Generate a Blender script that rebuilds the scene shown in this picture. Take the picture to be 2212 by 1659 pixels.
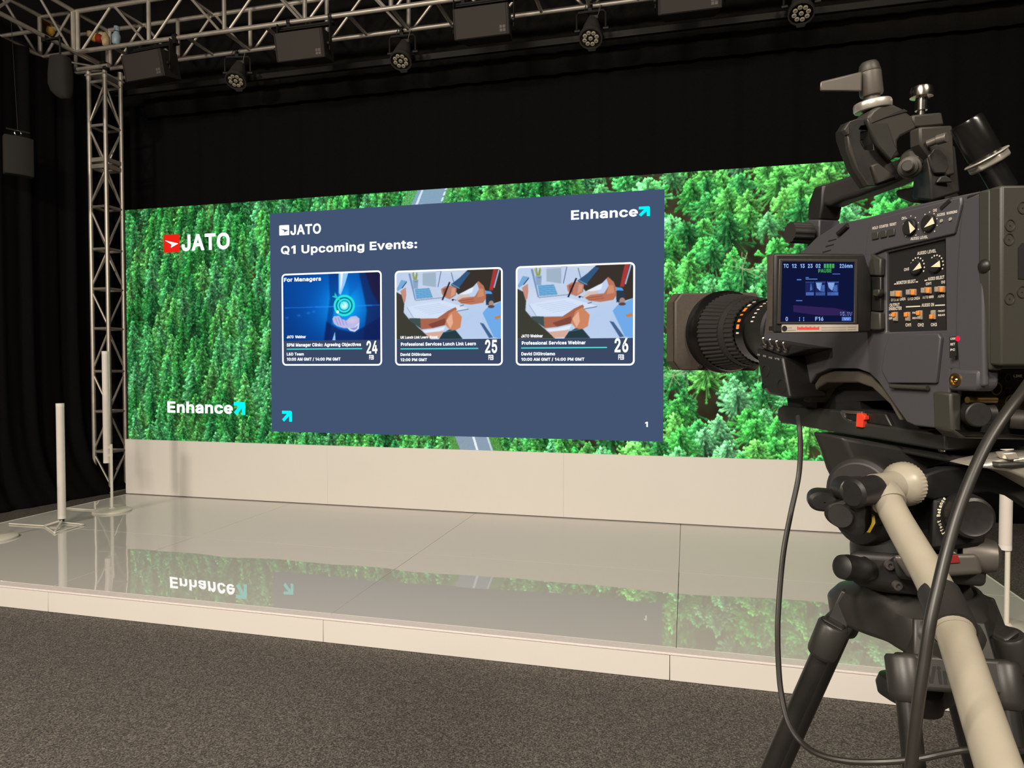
import bpy, bmesh, math, random
import numpy as np
from mathutils import Vector, Matrix
from mathutils.geometry import tessellate_polygon

for _o in list(bpy.data.objects):
    bpy.data.objects.remove(_o)
SC = bpy.context.scene
COL = SC.collection
PI = math.pi

# ------------------------------------------------------------------ camera
LENS_H = 1.56
YAW, PITCH, FPX = math.radians(-14.29), math.radians(-1.465), 1477.0
CX, CY = 1106.0, 829.5
fwd = Vector((math.sin(YAW)*math.cos(PITCH), math.cos(YAW)*math.cos(PITCH), math.sin(PITCH)))
rgt = Vector((math.cos(YAW), -math.sin(YAW), 0))
upv = rgt.cross(fwd)
EYE = Vector((0, 0, LENS_H))
cam_d = bpy.data.cameras.new('phone_view')
cam_d.sensor_width = 36.0
cam_d.lens = FPX/2212*36
cam_d.clip_start = 0.02
cam_o = bpy.data.objects.new('phone_view', cam_d)
COL.objects.link(cam_o)
mw = Matrix((rgt, upv, -fwd)).transposed().to_4x4()
mw.translation = EYE
cam_o.matrix_world = mw
SC.camera = cam_o

# ------------------------------------------------------------------ world, exposure, room lights
wd = bpy.data.worlds.new('dark_studio'); SC.world = wd
wd.use_nodes = True
wd.node_tree.nodes['Background'].inputs[0].default_value = (0.9, 0.85, 0.8, 1)
wd.node_tree.nodes['Background'].inputs[1].default_value = 0.02
SC.view_settings.view_transform = 'Standard'
SC.view_settings.look = 'None'
SC.view_settings.exposure = 0.0
SC.view_settings.gamma = 1.0
SC.view_settings.use_curve_mapping = False

def area_light(name, loc, target, size, power, color):
    d = bpy.data.lights.new(name, 'AREA')
    d.shape = 'RECTANGLE'; d.size, d.size_y = size
    d.energy = power; d.color = color
    o = bpy.data.objects.new(name, d); COL.objects.link(o)
    o.location = loc
    o.rotation_euler = (Vector(target)-Vector(loc)).to_track_quat('-Z', 'Y').to_euler()
    return o
WARM = (1.0, 0.88, 0.73)
area_light('house_light', (-6.4, -2.2, 4.6), (-3.0, 5.0, 0.2), (0.7, 0.5), 262, WARM)
area_light('house_light', (-2.2, -3.0, 4.9), (-2.0, 5.0, 0.2), (2.0, 0.5), 292, WARM)
area_light('house_light', (2.6, -2.6, 4.8), (-0.5, 5.0, 0.4), (1.4, 0.5), 262, WARM)
area_light('house_light', (-1.3, -3.0, 3.5), (0.4, 0.7, 1.2), (0.9, 0.5), 105, (1.0, 0.92, 0.82))  # extra lamp, added and aimed to brighten the video camera's rear faces

# ------------------------------------------------------------------ survey helpers: a sight line of the photo met with a real plane
def ray(x, y):
    return fwd + rgt*((x-CX)/FPX) - upv*((y-CY)/FPX)
def at_z(x, y, z):
    d = ray(x, y); return EYE + d*((z-LENS_H)/d.z)
def at_y(x, y, Y):
    d = ray(x, y); return EYE + d*(Y/d.y)
def at_x(x, y, X):
    d = ray(x, y); return EYE + d*(X/d.x)
def dep(x, y, D):
    return EYE + ray(x, y)*D

# ------------------------------------------------------------------ mesh builder
def V(*a):
    return Vector(a[0]) if len(a) == 1 else Vector(a)
def basis(ax):
    ax = V(ax).normalized()
    t = Vector((0, 0, 1)) if abs(ax.z) < 0.9 else Vector((1, 0, 0))
    a = ax.cross(t).normalized(); b = ax.cross(a)
    return ax, a, b

class MB:
    def __init__(s):
        s.v = []; s.f = []; s.m = []
    def add(s, vs, fs, mat=0):
        k = len(s.v); s.v += [Vector(p) for p in vs]
        for f in fs:
            s.f.append([i+k for i in f]); s.m.append(mat)
        return s
    def box(s, c, size, mat=0, rot=None):
        c = V(c); hx, hy, hz = [q/2 for q in size]
        P = [Vector((x, y, z)) for z in (-hz, hz) for y in (-hy, hy) for x in (-hx, hx)]
        if rot is not None: P = [rot @ p for p in P]
        return s.add([c+p for p in P], [(0,2,3,1),(4,5,7,6),(0,1,5,4),(2,6,7,3),(0,4,6,2),(1,3,7,5)], mat)
    def hexa(s, P, mat=0):
        return s.add(P, [(3,2,1,0),(4,5,6,7),(0,1,5,4),(1,2,6,5),(2,3,7,6),(3,0,4,7)], mat)
    def quad(s, P, mat=0):
        return s.add(P, [tuple(range(len(P)))], mat)
    def prism(s, P, vec, mat=0, holes=()):
        P = [V(p) for p in P]; vec = V(vec); n = len(P)
        if not holes:
            return s.add(P+[p+vec for p in P], [tuple(range(n)), tuple(range(2*n-1, n-1, -1))] +
                         [(i, i+n, (i+1) % n+n, (i+1) % n) for i in range(n)], mat)
        rings = [P]+[[V(p) for p in h] for h in holes]
        flat = [p for r in rings for p in r]; N = len(flat)
        tri = tessellate_polygon(rings)
        fs = [tuple(t) for t in tri]+[tuple(q+N for q in reversed(t)) for t in tri]
        k = 0
        for r in rings:
            m = len(r)
            fs += [(k+i, k+i+N, k+(i+1) % m+N, k+(i+1) % m) for i in range(m)]
            k += m
        return s.add(flat+[p+vec for p in flat], fs, mat)
    def lathe(s, o, ax, prof, n=24, mat=0, cap=True):
        o = V(o); ax, a, b = basis(ax)
        vs = []; fs = []
        for t, r in prof:
            for i in range(n):
                q = 2*PI*i/n
                vs.append(o+ax*t+(a*math.cos(q)+b*math.sin(q))*r)
        for k in range(len(prof)-1):
            for i in range(n):
                j = (i+1) % n
                fs.append((k*n+i, k*n+j, (k+1)*n+j, (k+1)*n+i))
        if cap:
            fs.append(tuple(range(n-1, -1, -1))); e = (len(prof)-1)*n
            fs.append(tuple(range(e, e+n)))
        return s.add(vs, fs, mat)
    def tube(s, p, q, r, r2=None, n=12, mat=0):
        p, q = V(p), V(q)
        return s.lathe(p, q-p, [(0, r), ((q-p).length, r if r2 is None else r2)], n, mat)
    def ball(s, c, r, mat=0, n=16, m=10, scale=(1, 1, 1)):
        vs = []; fs = []; c = V(c)
        for i in range(m+1):
            th = PI*i/m
            for j in range(n):
                ph = 2*PI*j/n
                vs.append(c+Vector((r*scale[0]*math.sin(th)*math.cos(ph), r*scale[1]*math.sin(th)*math.sin(ph), r*scale[2]*math.cos(th))))
        for i in range(m):
            for j in range(n):
                k = (j+1) % n
                fs.append((i*n+j, (i+1)*n+j, (i+1)*n+k, i*n+k))
        return s.add(vs, fs, mat)
    def path(s, pts, r, n=10, mat=0, sub=8):
        pts = [V(p) for p in pts]
        R = list(r) if hasattr(r, '__len__') else [r]*len(pts)
        P = []; Q = []
        if sub and len(pts) > 2:
            E = [pts[0]*2-pts[1]]+pts+[pts[-1]*2-pts[-2]]
            for i in range(len(pts)-1):
                p0, p1, p2, p3 = E[i:i+4]
                for k in range(sub):
                    t = k/sub
                    P.append(0.5*((2*p1)+(p2-p0)*t+(2*p0-5*p1+4*p2-p3)*t*t+(3*p1-p0-3*p2+p3)*t**3))
                    Q.append(R[i]*(1-t)+R[i+1]*t)
            P.append(pts[-1]); Q.append(R[-1])
        else:
            P, Q = pts, R
        vs = []; fs = []
        t0 = (P[1]-P[0]).normalized(); _, a, b = basis(t0)
        for i, p in enumerate(P):
            t = (P[min(i+1, len(P)-1)]-P[max(i-1, 0)]).normalized()
            a = (a-t*a.dot(t)).normalized(); b = t.cross(a)
            for j in range(n):
                q = 2*PI*j/n
                vs.append(p+(a*math.cos(q)+b*math.sin(q))*Q[i])
        for i in range(len(P)-1):
            for j in range(n):
                k = (j+1) % n
                fs.append((i*n+j, i*n+k, (i+1)*n+k, (i+1)*n+j))
        fs.append(tuple(range(n-1, -1, -1))); e = (len(P)-1)*n
        fs.append(tuple(range(e, e+n)))
        return s.add(vs, fs, mat)
    def text(s, body, bl, br, tl, mat=0, cap=False):
        """lettering fitted to a parallelogram of 3-D corners; with cap=True its height runs from the baseline to the capitals"""
        vs, fs, e0, e1 = glyphs(body)
        xs = [p[0] for p in vs]; ys = [p[1] for p in vs]
        x0, x1 = min(xs), max(xs)
        y0, y1 = (e0, e1) if cap else (min(ys), max(ys))
        bl, br, tl = V(bl), V(br), V(tl)
        return s.add([bl+(br-bl)*((p[0]-x0)/(x1-x0))+(tl-bl)*((p[1]-y0)/(y1-y0)) for p in vs], fs, mat)
    def build(s, name, mats, parent=None, org=(0, 0, 0), bevel=0.0, seg=2, angle=35, loc=None):
        me = bpy.data.meshes.new(name)
        org = V(org)
        me.from_pydata([tuple(p-org) for p in s.v], [], s.f)
        if not isinstance(mats, (list, tuple)): mats = [mats]
        for m in mats: me.materials.append(m)
        me.polygons.foreach_set('material_index', s.m)
        me.polygons.foreach_set('use_smooth', [True]*len(s.f))
        bm = bmesh.new(); bm.from_mesh(me)
        bmesh.ops.recalc_face_normals(bm, faces=bm.faces)
        bm.to_mesh(me); bm.free()
        me.set_sharp_from_angle(angle=math.radians(angle))
        me.update()
        o = bpy.data.objects.new(name, me); COL.objects.link(o)
        if parent is not None: o.parent = parent
        if loc is not None: o.location = loc
        if bevel:
            b = o.modifiers.new('edge', 'BEVEL'); b.width = bevel; b.segments = seg
            b.limit_method = 'ANGLE'; b.angle_limit = math.radians(40)
            b.harden_normals = False
        return o

# bold grotesque letter outlines: character, advance | contours in thousandths of the size, holes marked with !
LETTERS = """
&478|197,-32,145,-27,99,-11,61,15,33,49,15,89,9,133,13,169,25,201,44,229,68,253,95,276,125,299,201,355,210,362,219,370,227,378,232,387,236,395,237,404,234,417,228,427,217,433,201,436,190,434,180,431,172,425,167,419,163,410,162,399,164,386,168,374,176,359,189,342,204,323,223,300,483,-21,352,-25,152,216,101,277,81,305,65,334,54,365,50,399,55,437,69,471,92,500,123,521,159,534,200,539,241,534,277,521,307,500,330,473,344,440,349,405,346,377,338,352,326,329,310,308,292,290,271,273,170,198,145,177,131,161,124,146,122,131,124,115,131,101,141,89,155,80,172,74,193,72,217,74,241,82,263,95,283,113,300,134,313,160,321,190,326,249,434,249,430,176,420,136,407,103,391,78,376,59,364,46,351,29,319,2,280,-17,238,-28
(303|64,206,67,266,76,328,90,390,108,449,130,504,161,564,274,564,235,475,215,420,198,364,186,309,179,256,176,207,178,163,185,119,196,73,212,25,232,-28,275,-121,162,-121,128,-57,105,-5,87,48,70,127
)303|-2,-121,41,-27,62,26,78,75,89,121,95,164,97,207,94,256,87,309,75,364,59,420,39,475,-1,564,112,564,143,504,165,449,184,390,197,328,206,266,209,206,203,126,186,47,168,-6,145,-58,112,-121
-483|362,269,362,163,89,163,89,269
.218|95,-30,68,-25,45,-9,29,14,24,41,29,68,45,91,68,107,95,112,123,107,146,91,161,68,166,41,161,14,146,-9,123,-25
/279|268,558,90,-101,-18,-101,159,558
0483|227,-32,166,-23,115,4,74,47,45,105,28,174,23,254,28,334,46,404,74,461,115,505,167,532,227,541,287,532,338,505,379,461,408,404,425,334,430,254,425,174,408,105,379,47,339,4,287,-23;!227,75,252,79,273,93,292,116,306,151,316,197,319,254,316,311,306,358,292,393,273,416,252,430,227,434,201,430,180,416,162,393,147,358,138,311,134,254,138,197,147,151,162,116,180,93,201,79
1400|303,536,303,-27,175,-27,175,395,62,320,62,440,190,536
2483|39,-25,39,57,216,246,242,274,263,298,278,318,288,337,293,354,295,371,293,390,286,405,276,417,262,426,244,432,224,434,202,432,185,425,171,415,161,401,154,384,149,337,37,337,46,411,64,455,93,491,131,518,176,535,225,541,274,535,318,519,355,493,383,458,400,418,406,373,403,340,394,309,379,277,356,244,325,206,285,162,178,66,414,82,414,-25
3483|218,-32,168,-27,123,-13,82,10,50,42,28,83,13,157,129,157,138,117,146,103,158,91,175,83,195,77,218,75,243,77,265,84,282,94,294,107,301,123,304,145,301,165,294,183,282,199,264,211,237,219,200,223,132,223,132,309,263,442,45,427,45,534,397,534,397,451,194,231,186,314,267,313,319,299,361,272,392,236,412,193,418,145,412,96,392,52,360,16,320,-10,272,-27
4483|15,80,15,165,233,534,354,534,134,173,438,188,438,80;257,-25,257,121,257,146,257,343,368,343,368,-25
5483|221,-32,173,-27,129,-11,91,13,62,46,42,85,30,155,142,155,151,117,158,104,169,92,184,83,202,77,221,75,244,78,263,86,280,99,292,116,300,137,303,162,300,187,291,209,278,227,262,240,242,249,217,252,197,250,176,245,158,237,135,220,40,231,74,534,391,534,391,427,173,427,145,326,142,336,169,349,199,356,230,359,268,355,304,344,336,326,363,303,386,274,402,240,413,203,416,163,410,110,391,63,361,23,321,-7,274,-26
6483|226,-32,175,-26,130,-7,91,23,62,62,44,109,38,162,43,204,56,248,80,297,116,354,239,534,366,532,164,236,102,237,134,290,148,306,166,320,186,330,210,337,235,339,284,334,328,317,365,289,392,252,409,207,414,157,408,106,390,60,361,22,323,-8,277,-26;!226,74,248,76,265,84,280,97,292,113,300,133,302,157,300,181,292,202,280,218,266,230,248,237,226,240,205,237,187,230,172,218,160,202,153,182,150,158,153,134,160,113,172,97,187,84,205,76
7483|56,-25,298,441,37,427,37,534,416,534,416,443,180,-25
8483|226,-32,173,-27,125,-11,84,14,53,48,33,89,27,135,31,172,42,206,61,236,85,261,115,279,128,267,105,261,72,293,52,334,45,380,51,424,69,464,98,496,135,521,178,536,226,541,274,536,317,520,354,496,383,464,401,424,407,380,400,334,380,293,348,261,325,267,338,279,367,261,391,236,410,206,422,172,426,135,419,89,399,48,368,14,327,-11,280,-27;!226,74,253,77,274,83,291,93,302,106,309,120,311,139,309,158,301,175,289,189,272,200,251,208,226,210,201,208,180,200,163,189,151,175,143,158,141,139,143,120,150,106,161,93,178,83,199,77;!226,315,246,317,263,323,276,332,286,344,292,358,294,376,292,393,286,407,277,418,264,427,247,433,226,435,205,433,189,427,176,418,166,407,160,393,158,376,160,358,166,344,176,332,189,323,206,317
9483|226,541,277,535,323,516,361,486,390,446,408,399,414,347,409,304,396,260,372,212,336,155,214,-25,86,-23,288,273,351,272,319,219,305,203,287,189,266,178,243,172,218,169,169,175,125,192,88,220,61,257,44,301,38,352,44,403,63,449,92,487,130,516,175,535;!226,435,205,432,187,425,172,412,161,396,153,375,150,352,153,328,161,307,172,291,187,279,205,271,226,269,248,271,266,279,281,291,292,307,300,327,302,350,300,375,292,396,280,412,266,425,248,432
:218|95,-30,68,-25,45,-9,29,14,24,41,29,68,45,91,68,107,95,112,123,107,146,91,161,68,166,41,161,14,146,-9,123,-25;95,245,68,250,45,266,29,289,24,316,29,344,45,367,68,382,95,387,123,382,146,367,161,344,166,316,161,289,146,266,123,250
A510|-19,-25,184,534,294,534,499,-25,377,-25,239,372,103,-25;85,117,85,224,395,224,395,117
B486|35,-25,35,534,242,534,295,529,340,513,377,488,403,455,418,416,423,374,420,339,409,309,392,284,371,265,347,252,340,266,347,281,377,267,403,245,425,215,439,179,443,136,438,93,422,54,394,20,355,-5,306,-20,248,-25;!150,82,243,82,289,87,313,99,326,116,330,137,328,155,321,171,310,185,294,196,274,203,247,206,150,206;!150,310,237,310,259,313,277,319,291,328,302,340,308,354,311,371,307,393,295,410,275,422,238,427,150,427
C540|267,-32,198,-23,137,3,86,47,47,104,23,174,15,254,23,334,47,404,86,462,137,505,198,532,267,541,309,537,348,528,385,512,418,491,446,463,469,431,487,394,505,323,390,323,377,363,368,381,357,396,342,408,326,418,308,425,288,429,268,431,230,426,197,411,169,387,148,353,133,309,129,254,134,199,148,155,170,122,197,98,230,83,268,78,288,79,308,84,326,91,343,101,357,113,368,128,377,146,390,185,505,185,487,115,470,78,446,46,418,18,385,-3,348,-19,309,-29
D532|220,-25,71,-25,71,82,213,82,266,87,305,103,335,127,356,160,369,203,374,255,369,307,356,350,335,383,307,406,269,421,220,427,68,427,68,534,227,534,300,526,365,500,418,459,456,402,479,334,487,255,479,176,456,107,417,51,363,9,296,-17;150,534,150,-25,35,-25,35,534
E449|35,-25,35,534,397,534,397,427,150,427,150,311,380,311,380,204,150,204,150,82,400,82,400,-25
F440|35,-25,35,534,394,534,394,427,150,427,150,303,371,303,371,196,150,196,150,-25
G550|269,-32,198,-23,136,4,85,47,47,104,23,174,15,254,23,334,46,404,85,462,135,505,197,532,264,541,308,537,348,527,386,511,419,489,447,461,471,429,488,393,507,324,391,324,376,362,366,379,354,394,341,407,325,417,308,425,288,429,266,431,229,426,197,411,169,387,148,353,133,309,129,254,134,200,148,156,170,122,198,98,231,83,269,78,303,82,332,93,356,111,374,135,386,166,393,232,484,195,258,174,258,281,503,281,503,199,496,135,473,78,436,31,389,-3,332,-25
H547|35,-25,35,534,150,534,150,314,367,314,367,534,482,534,482,-25,367,-25,367,207,150,207,150,-25
I330|6,-25,6,82,93,82,93,427,6,427,6,534,294,534,294,427,208,427,208,82,294,82,294,-25
J426|185,-32,115,-21,58,14,20,71,8,143,8,198,123,198,123,147,128,113,140,92,159,80,185,75,211,80,229,92,242,113,247,147,247,534,361,534,361,143,350,71,312,14,255,-21
K497|86,99,79,225,102,254,120,277,137,298,156,320,174,341,193,361,353,534,494,529,241,250,237,250;35,-25,35,534,150,534,150,334,149,225,150,194,150,-25;359,-25,156,260,229,351,493,-23
L423|35,-25,35,534,150,534,150,82,386,82,386,-25
M658|35,-25,35,534,169,534,314,160,459,534,593,534,593,-25,479,-25,479,340,359,-25,269,-25,147,340,147,-25
N553|35,-25,35,534,150,534,374,180,374,534,488,534,488,-25,373,-25,150,330,150,-25
O563|267,-32,198,-23,137,3,86,47,47,104,23,174,15,254,23,334,47,404,86,462,137,505,198,532,267,541,336,532,397,505,448,462,486,404,510,334,518,254,510,174,486,104,448,47,397,3,336,-23;!267,78,303,83,336,97,364,121,386,155,400,199,405,254,400,309,386,354,364,388,336,411,303,426,267,431,230,426,198,411,170,387,148,353,134,309,129,254,134,199,148,155,170,121,198,97,230,83
P475|35,-25,35,534,236,534,295,528,344,510,384,480,412,442,428,397,434,348,428,299,412,254,384,215,344,185,295,167,236,161,84,161,84,267,231,267,263,270,285,278,300,290,310,305,317,324,319,348,317,371,311,390,300,405,285,416,263,424,231,427,150,427,150,-25
Q563|200,181,325,184,389,100,404,80,513,-70,388,-73,325,12,311,31;267,-32,198,-23,137,3,86,47,47,104,23,174,15,254,23,334,47,404,86,462,137,505,198,532,267,541,336,532,397,505,448,462,486,404,510,334,518,254,510,174,486,104,448,47,397,3,336,-23;!267,78,303,83,336,97,364,121,386,155,400,199,405,254,400,309,386,354,364,388,336,411,303,426,267,431,230,426,198,411,170,387,148,353,134,309,129,254,134,199,148,155,170,121,198,97,230,83
R479|35,-25,35,534,237,534,295,528,345,511,384,483,413,445,429,401,435,352,429,303,412,259,384,222,344,195,295,178,237,173,71,173,71,280,233,280,265,283,287,290,302,300,312,313,318,330,320,352,318,375,311,393,301,406,286,417,264,424,232,427,150,427,150,-25;338,-25,188,254,318,254,470,-25
S477|224,-34,167,-29,117,-14,75,11,43,46,22,88,8,162,125,162,134,119,143,104,157,92,175,82,198,76,224,74,252,77,276,84,296,94,309,107,317,122,320,139,318,153,312,163,302,173,285,182,263,190,238,198,176,216,116,238,68,271,37,316,27,372,33,420,54,462,86,496,127,521,175,536,227,541,280,536,327,520,367,496,398,463,418,423,431,353,319,353,304,399,287,417,260,429,225,433,199,431,177,425,161,415,149,403,143,390,140,376,143,361,150,350,162,340,180,331,199,323,219,317,271,303,295,296,321,287,348,274,374,258,397,236,417,210,429,177,434,138,427,92,408,50,376,14,334,-12,283,-29
T479|7,427,7,534,442,534,442,427,282,427,282,-25,168,-25,168,427
U547|259,-33,197,-27,142,-7,97,25,63,67,42,117,35,172,35,534,149,534,149,180,153,150,163,126,178,105,199,90,226,80,259,77,292,80,319,90,339,105,355,125,364,150,368,180,368,534,482,534,482,172,475,117,454,67,420,25,375,-7,321,-27
V510|186,-25,-19,534,102,534,241,120,377,534,499,534,295,-25
W716|136,-25,-16,534,102,534,196,150,287,534,399,534,490,150,584,534,702,534,549,-25,436,-25,343,360,250,-25
X504|-26,-23,232,332,232,189,-15,532,117,534,199,415,213,393,225,375,235,358,245,341,255,324,285,267,191,267,221,323,230,341,240,358,251,375,263,393,278,415,360,534,491,532,244,191,244,335,500,-23,369,-25,272,115,258,135,247,151,237,167,228,183,219,200,189,256,286,256,256,201,247,184,237,168,227,152,216,135,202,115,105,-25
Y502|178,-25,178,201,-27,533,105,534,214,357,230,330,244,304,259,274,287,205,187,205,215,275,229,304,243,331,259,357,367,534,499,533,293,201,293,-25
a419|160,-34,120,-30,84,-18,52,2,26,31,10,67,5,108,9,144,21,174,41,198,65,215,92,227,119,235,147,240,175,245,206,249,230,251,246,254,251,256,251,256,249,273,244,284,238,293,229,299,215,304,196,306,175,304,159,299,146,292,136,283,128,274,113,244,5,276,36,337,62,365,92,386,125,399,160,407,194,409,218,408,245,404,272,395,300,381,325,360,345,332,358,295,362,252,362,-25,252,-25,252,-6,225,-22,194,-31;!170,71,196,73,216,81,231,92,242,106,248,122,251,140,267,156,252,154,236,151,219,149,204,146,190,145,179,143,160,140,143,135,130,129,123,123,119,116,117,105,119,95,122,87,129,81,139,76,153,72
b454|230,-33,192,-30,161,-19,137,-3,137,-25,28,-25,28,534,139,534,139,381,160,395,191,406,230,410,281,403,327,382,365,348,393,303,410,250,415,189,410,128,393,74,365,29,327,-5,281,-26;!220,72,245,76,264,86,280,102,292,126,300,155,303,189,300,223,293,252,280,275,265,291,245,301,220,305,195,301,176,292,160,276,148,254,140,225,138,189,141,154,149,124,161,101,177,85,196,75
c426|207,-33,152,-26,103,-5,63,29,33,74,15,127,9,187,15,248,33,302,63,347,103,381,152,403,206,410,238,407,267,401,294,391,319,377,341,358,360,337,375,312,395,260,287,232,275,266,270,275,263,283,255,291,245,296,235,301,222,304,208,305,181,301,160,290,144,273,132,249,124,220,121,187,124,155,132,127,144,103,160,86,181,75,208,72,222,73,235,75,246,80,256,86,264,93,271,102,276,112,288,147,396,120,377,67,362,42,343,20,321,1,296,-14,268,-25,238,-31
d454|195,-33,144,-26,98,-5,60,29,32,74,15,128,9,189,15,250,32,303,60,348,98,382,144,403,195,410,233,406,264,395,286,382,286,534,397,534,397,-25,288,-25,288,-3,264,-19,233,-30;!205,72,229,75,248,85,264,101,276,124,284,154,287,189,284,225,276,254,264,276,249,291,229,301,205,305,179,301,160,291,144,275,132,252,124,223,121,189,124,155,132,126,144,102,160,86,180,76
e434|402,160,402,188,392,257,364,319,320,368,265,399,204,410,143,399,88,367,45,317,17,255,8,186,18,117,47,55,91,7,147,-24,208,-34,269,-22,323,11,366,61,277,122,250,94,215,81,178,85,146,105,123,139,113,180,118,223,137,260,166,286,202,296,238,289,269,266,290,230,297,188,297,160;50,142,402,142,400,226,50,226
f284|253,404,253,302,-19,302,-19,404;56,-25,56,433,60,468,74,500,97,524,125,542,155,552,187,555,209,554,227,551,241,548,273,537,244,437,215,446,210,447,203,448,196,449,180,446,173,442,169,435,167,417,167,-25
g455|207,-176,164,-173,126,-163,93,-149,66,-129,44,-106,15,-60,108,-8,130,-37,139,-48,150,-57,164,-65,182,-70,206,-72,241,-68,266,-55,281,-36,286,-4,286,8,263,-7,232,-17,194,-20,145,-14,100,5,61,36,33,79,15,131,9,191,15,251,32,304,61,348,99,382,144,403,195,410,233,406,264,396,288,381,288,404,397,404,397,-10,391,-61,371,-104,340,-137,300,-159,255,-172;!205,84,230,87,250,96,265,110,277,131,285,158,287,193,285,226,277,254,265,276,249,292,230,301,205,305,180,301,160,291,144,275,132,253,124,225,121,193,124,160,132,132,144,112,160,97,179,88
h440|139,225,139,-25,28,-25,28,534,139,534,139,340,160,372,190,396,227,408,269,405,307,391,339,366,363,332,378,290,382,242,382,-25,271,-25,271,233,266,266,254,287,236,299,209,304,190,302,173,295,159,285,149,271,141,252
i197|28,-25,28,404,139,404,139,-25;84,417,58,422,36,436,21,457,16,483,21,509,36,530,58,544,84,549,109,545,131,530,147,509,152,483,147,457,131,436,109,422
j197|28,404,139,404,139,-31,135,-68,124,-102,104,-130,77,-151,43,-164,5,-168,-35,-168,-35,-62,0,-62,15,-59,21,-55,25,-46,28,-27;83,417,58,422,36,436,21,457,15,483,21,509,36,530,58,544,83,549,109,545,131,530,146,509,151,483,146,457,131,436,109,422
k411|90,91,85,237,110,237,274,404,406,399,195,174,187,174;28,-25,28,534,139,534,139,-25;282,-25,114,188,193,266,417,-22
l219|138,-27,92,-21,55,2,34,39,28,83,28,534,139,534,139,100,140,82,141,78,148,77,153,77,157,77,161,78,189,84,210,-16,177,-24,165,-26,152,-27
m640|28,-25,28,404,137,404,137,345,150,375,170,396,190,408,220,411,266,404,305,379,334,345,345,368,342,382,371,398,402,408,437,411,474,407,509,394,539,372,563,341,577,301,582,256,582,-25,471,-25,471,252,466,279,456,293,439,302,418,305,401,303,387,298,376,289,368,278,362,264,360,246,360,-25,249,-25,249,258,245,279,236,292,220,302,199,305,184,303,170,298,157,289,148,277,141,260,139,237,139,-25
n440|139,225,139,-25,28,-25,28,404,137,404,137,340,160,372,190,396,227,408,269,405,307,391,339,366,363,332,378,290,382,242,382,-25,271,-25,271,233,266,266,254,287,236,299,209,304,190,302,173,295,159,285,149,271,141,252
o445|207,-33,152,-26,103,-5,63,29,33,74,15,127,9,187,15,248,33,302,63,347,103,381,152,403,207,410,263,403,312,381,352,347,382,302,400,248,406,187,400,127,382,74,352,29,312,-5,263,-26;!207,72,234,75,255,86,271,103,284,127,291,155,294,187,291,220,284,249,271,273,255,290,234,301,207,305,181,301,160,290,144,273,132,249,124,220,121,187,124,155,132,127,144,103,160,86,181,75
p454|28,-168,28,404,137,404,137,381,160,395,191,406,230,410,281,403,327,382,365,348,393,303,410,250,415,189,410,128,393,74,365,29,327,-5,281,-26,230,-33,192,-30,161,-19,139,-4,139,-168;!220,72,245,76,264,86,280,102,292,126,300,155,303,189,300,223,293,252,280,275,265,291,245,301,220,305,195,301,176,292,160,276,148,254,140,225,138,189,141,154,149,124,161,101,177,85,196,75
q454|397,-168,286,-168,311,33,306,15,288,-3,264,-19,233,-30,195,-33,144,-26,98,-5,60,29,32,74,15,128,9,189,15,250,32,303,60,348,98,382,144,403,195,410,233,406,264,395,288,380,306,362,311,345,288,404,397,404;!205,72,229,75,248,85,264,101,276,124,284,154,287,189,284,225,276,254,264,276,249,291,229,301,205,305,179,301,160,291,144,275,132,252,124,223,121,189,124,155,132,126,144,102,160,86,180,76
r289|28,-25,28,404,137,404,137,345,155,378,180,400,211,410,239,409,268,407,268,292,235,298,208,301,187,298,171,292,157,283,147,271,141,255,139,235,139,-25
s395|182,-33,141,-30,103,-20,70,-3,43,21,23,53,3,113,109,135,126,93,138,81,156,74,181,71,210,74,230,83,240,94,242,104,241,111,236,117,226,124,205,131,142,146,93,163,54,190,29,228,21,273,27,312,44,346,71,374,105,393,144,406,187,410,228,406,264,396,294,378,318,355,336,328,358,272,254,248,237,284,227,296,212,304,187,307,163,304,146,296,137,287,134,277,136,269,141,262,154,255,178,247,236,233,286,216,325,189,349,152,356,107,351,67,333,32,305,4,270,-17,228,-29
t257|229,404,229,302,-19,302,-19,404;40,496,151,496,151,99,153,83,155,79,158,77,172,75,175,75,182,76,190,77,221,82,243,-16,208,-25,195,-28,181,-29,167,-29,116,-22,74,3,48,43,40,91
u440|183,-30,140,-26,103,-11,71,13,47,47,32,90,28,138,28,404,139,404,139,146,144,113,156,92,174,80,201,75,220,78,237,84,251,94,261,109,268,128,271,154,271,404,382,404,382,-25,273,-25,273,45,258,15,229,-12
v419|145,-25,-19,404,102,404,195,112,287,404,408,404,244,-25
w597|119,-25,-11,404,106,404,175,128,233,404,336,404,397,128,461,404,578,404,448,-25,350,-25,284,270,218,-25
x409|-23,-23,186,266,186,123,-16,403,114,404,169,319,186,292,201,266,215,242,251,181,132,181,168,242,180,265,195,291,212,319,268,404,396,403,194,121,194,262,402,-23,273,-25,210,72,193,99,178,124,165,147,129,206,248,206,213,147,200,124,186,99,169,72,105,-25
y419|17,-155,43,-57,75,-63,99,-64,112,-57,127,-27,136,-2,-19,404,102,404,195,112,288,404,408,404,227,-68,213,-98,196,-123,174,-144,150,-159,122,-167,92,-170,60,-168
z410|17,-25,17,54,229,313,23,298,23,404,358,404,358,322,151,66,364,81,364,-25
 208|
"""
_gl = {}
def _in(p, q):
    c = False
    for m in range(len(p)):
        u, w = p[m], p[(m+1) % len(p)]
        if (u.y > q.y) != (w.y > q.y) and q.x < (w.x-u.x)*(q.y-u.y)/(w.y-u.y)+u.x: c = not c
    return c
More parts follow.
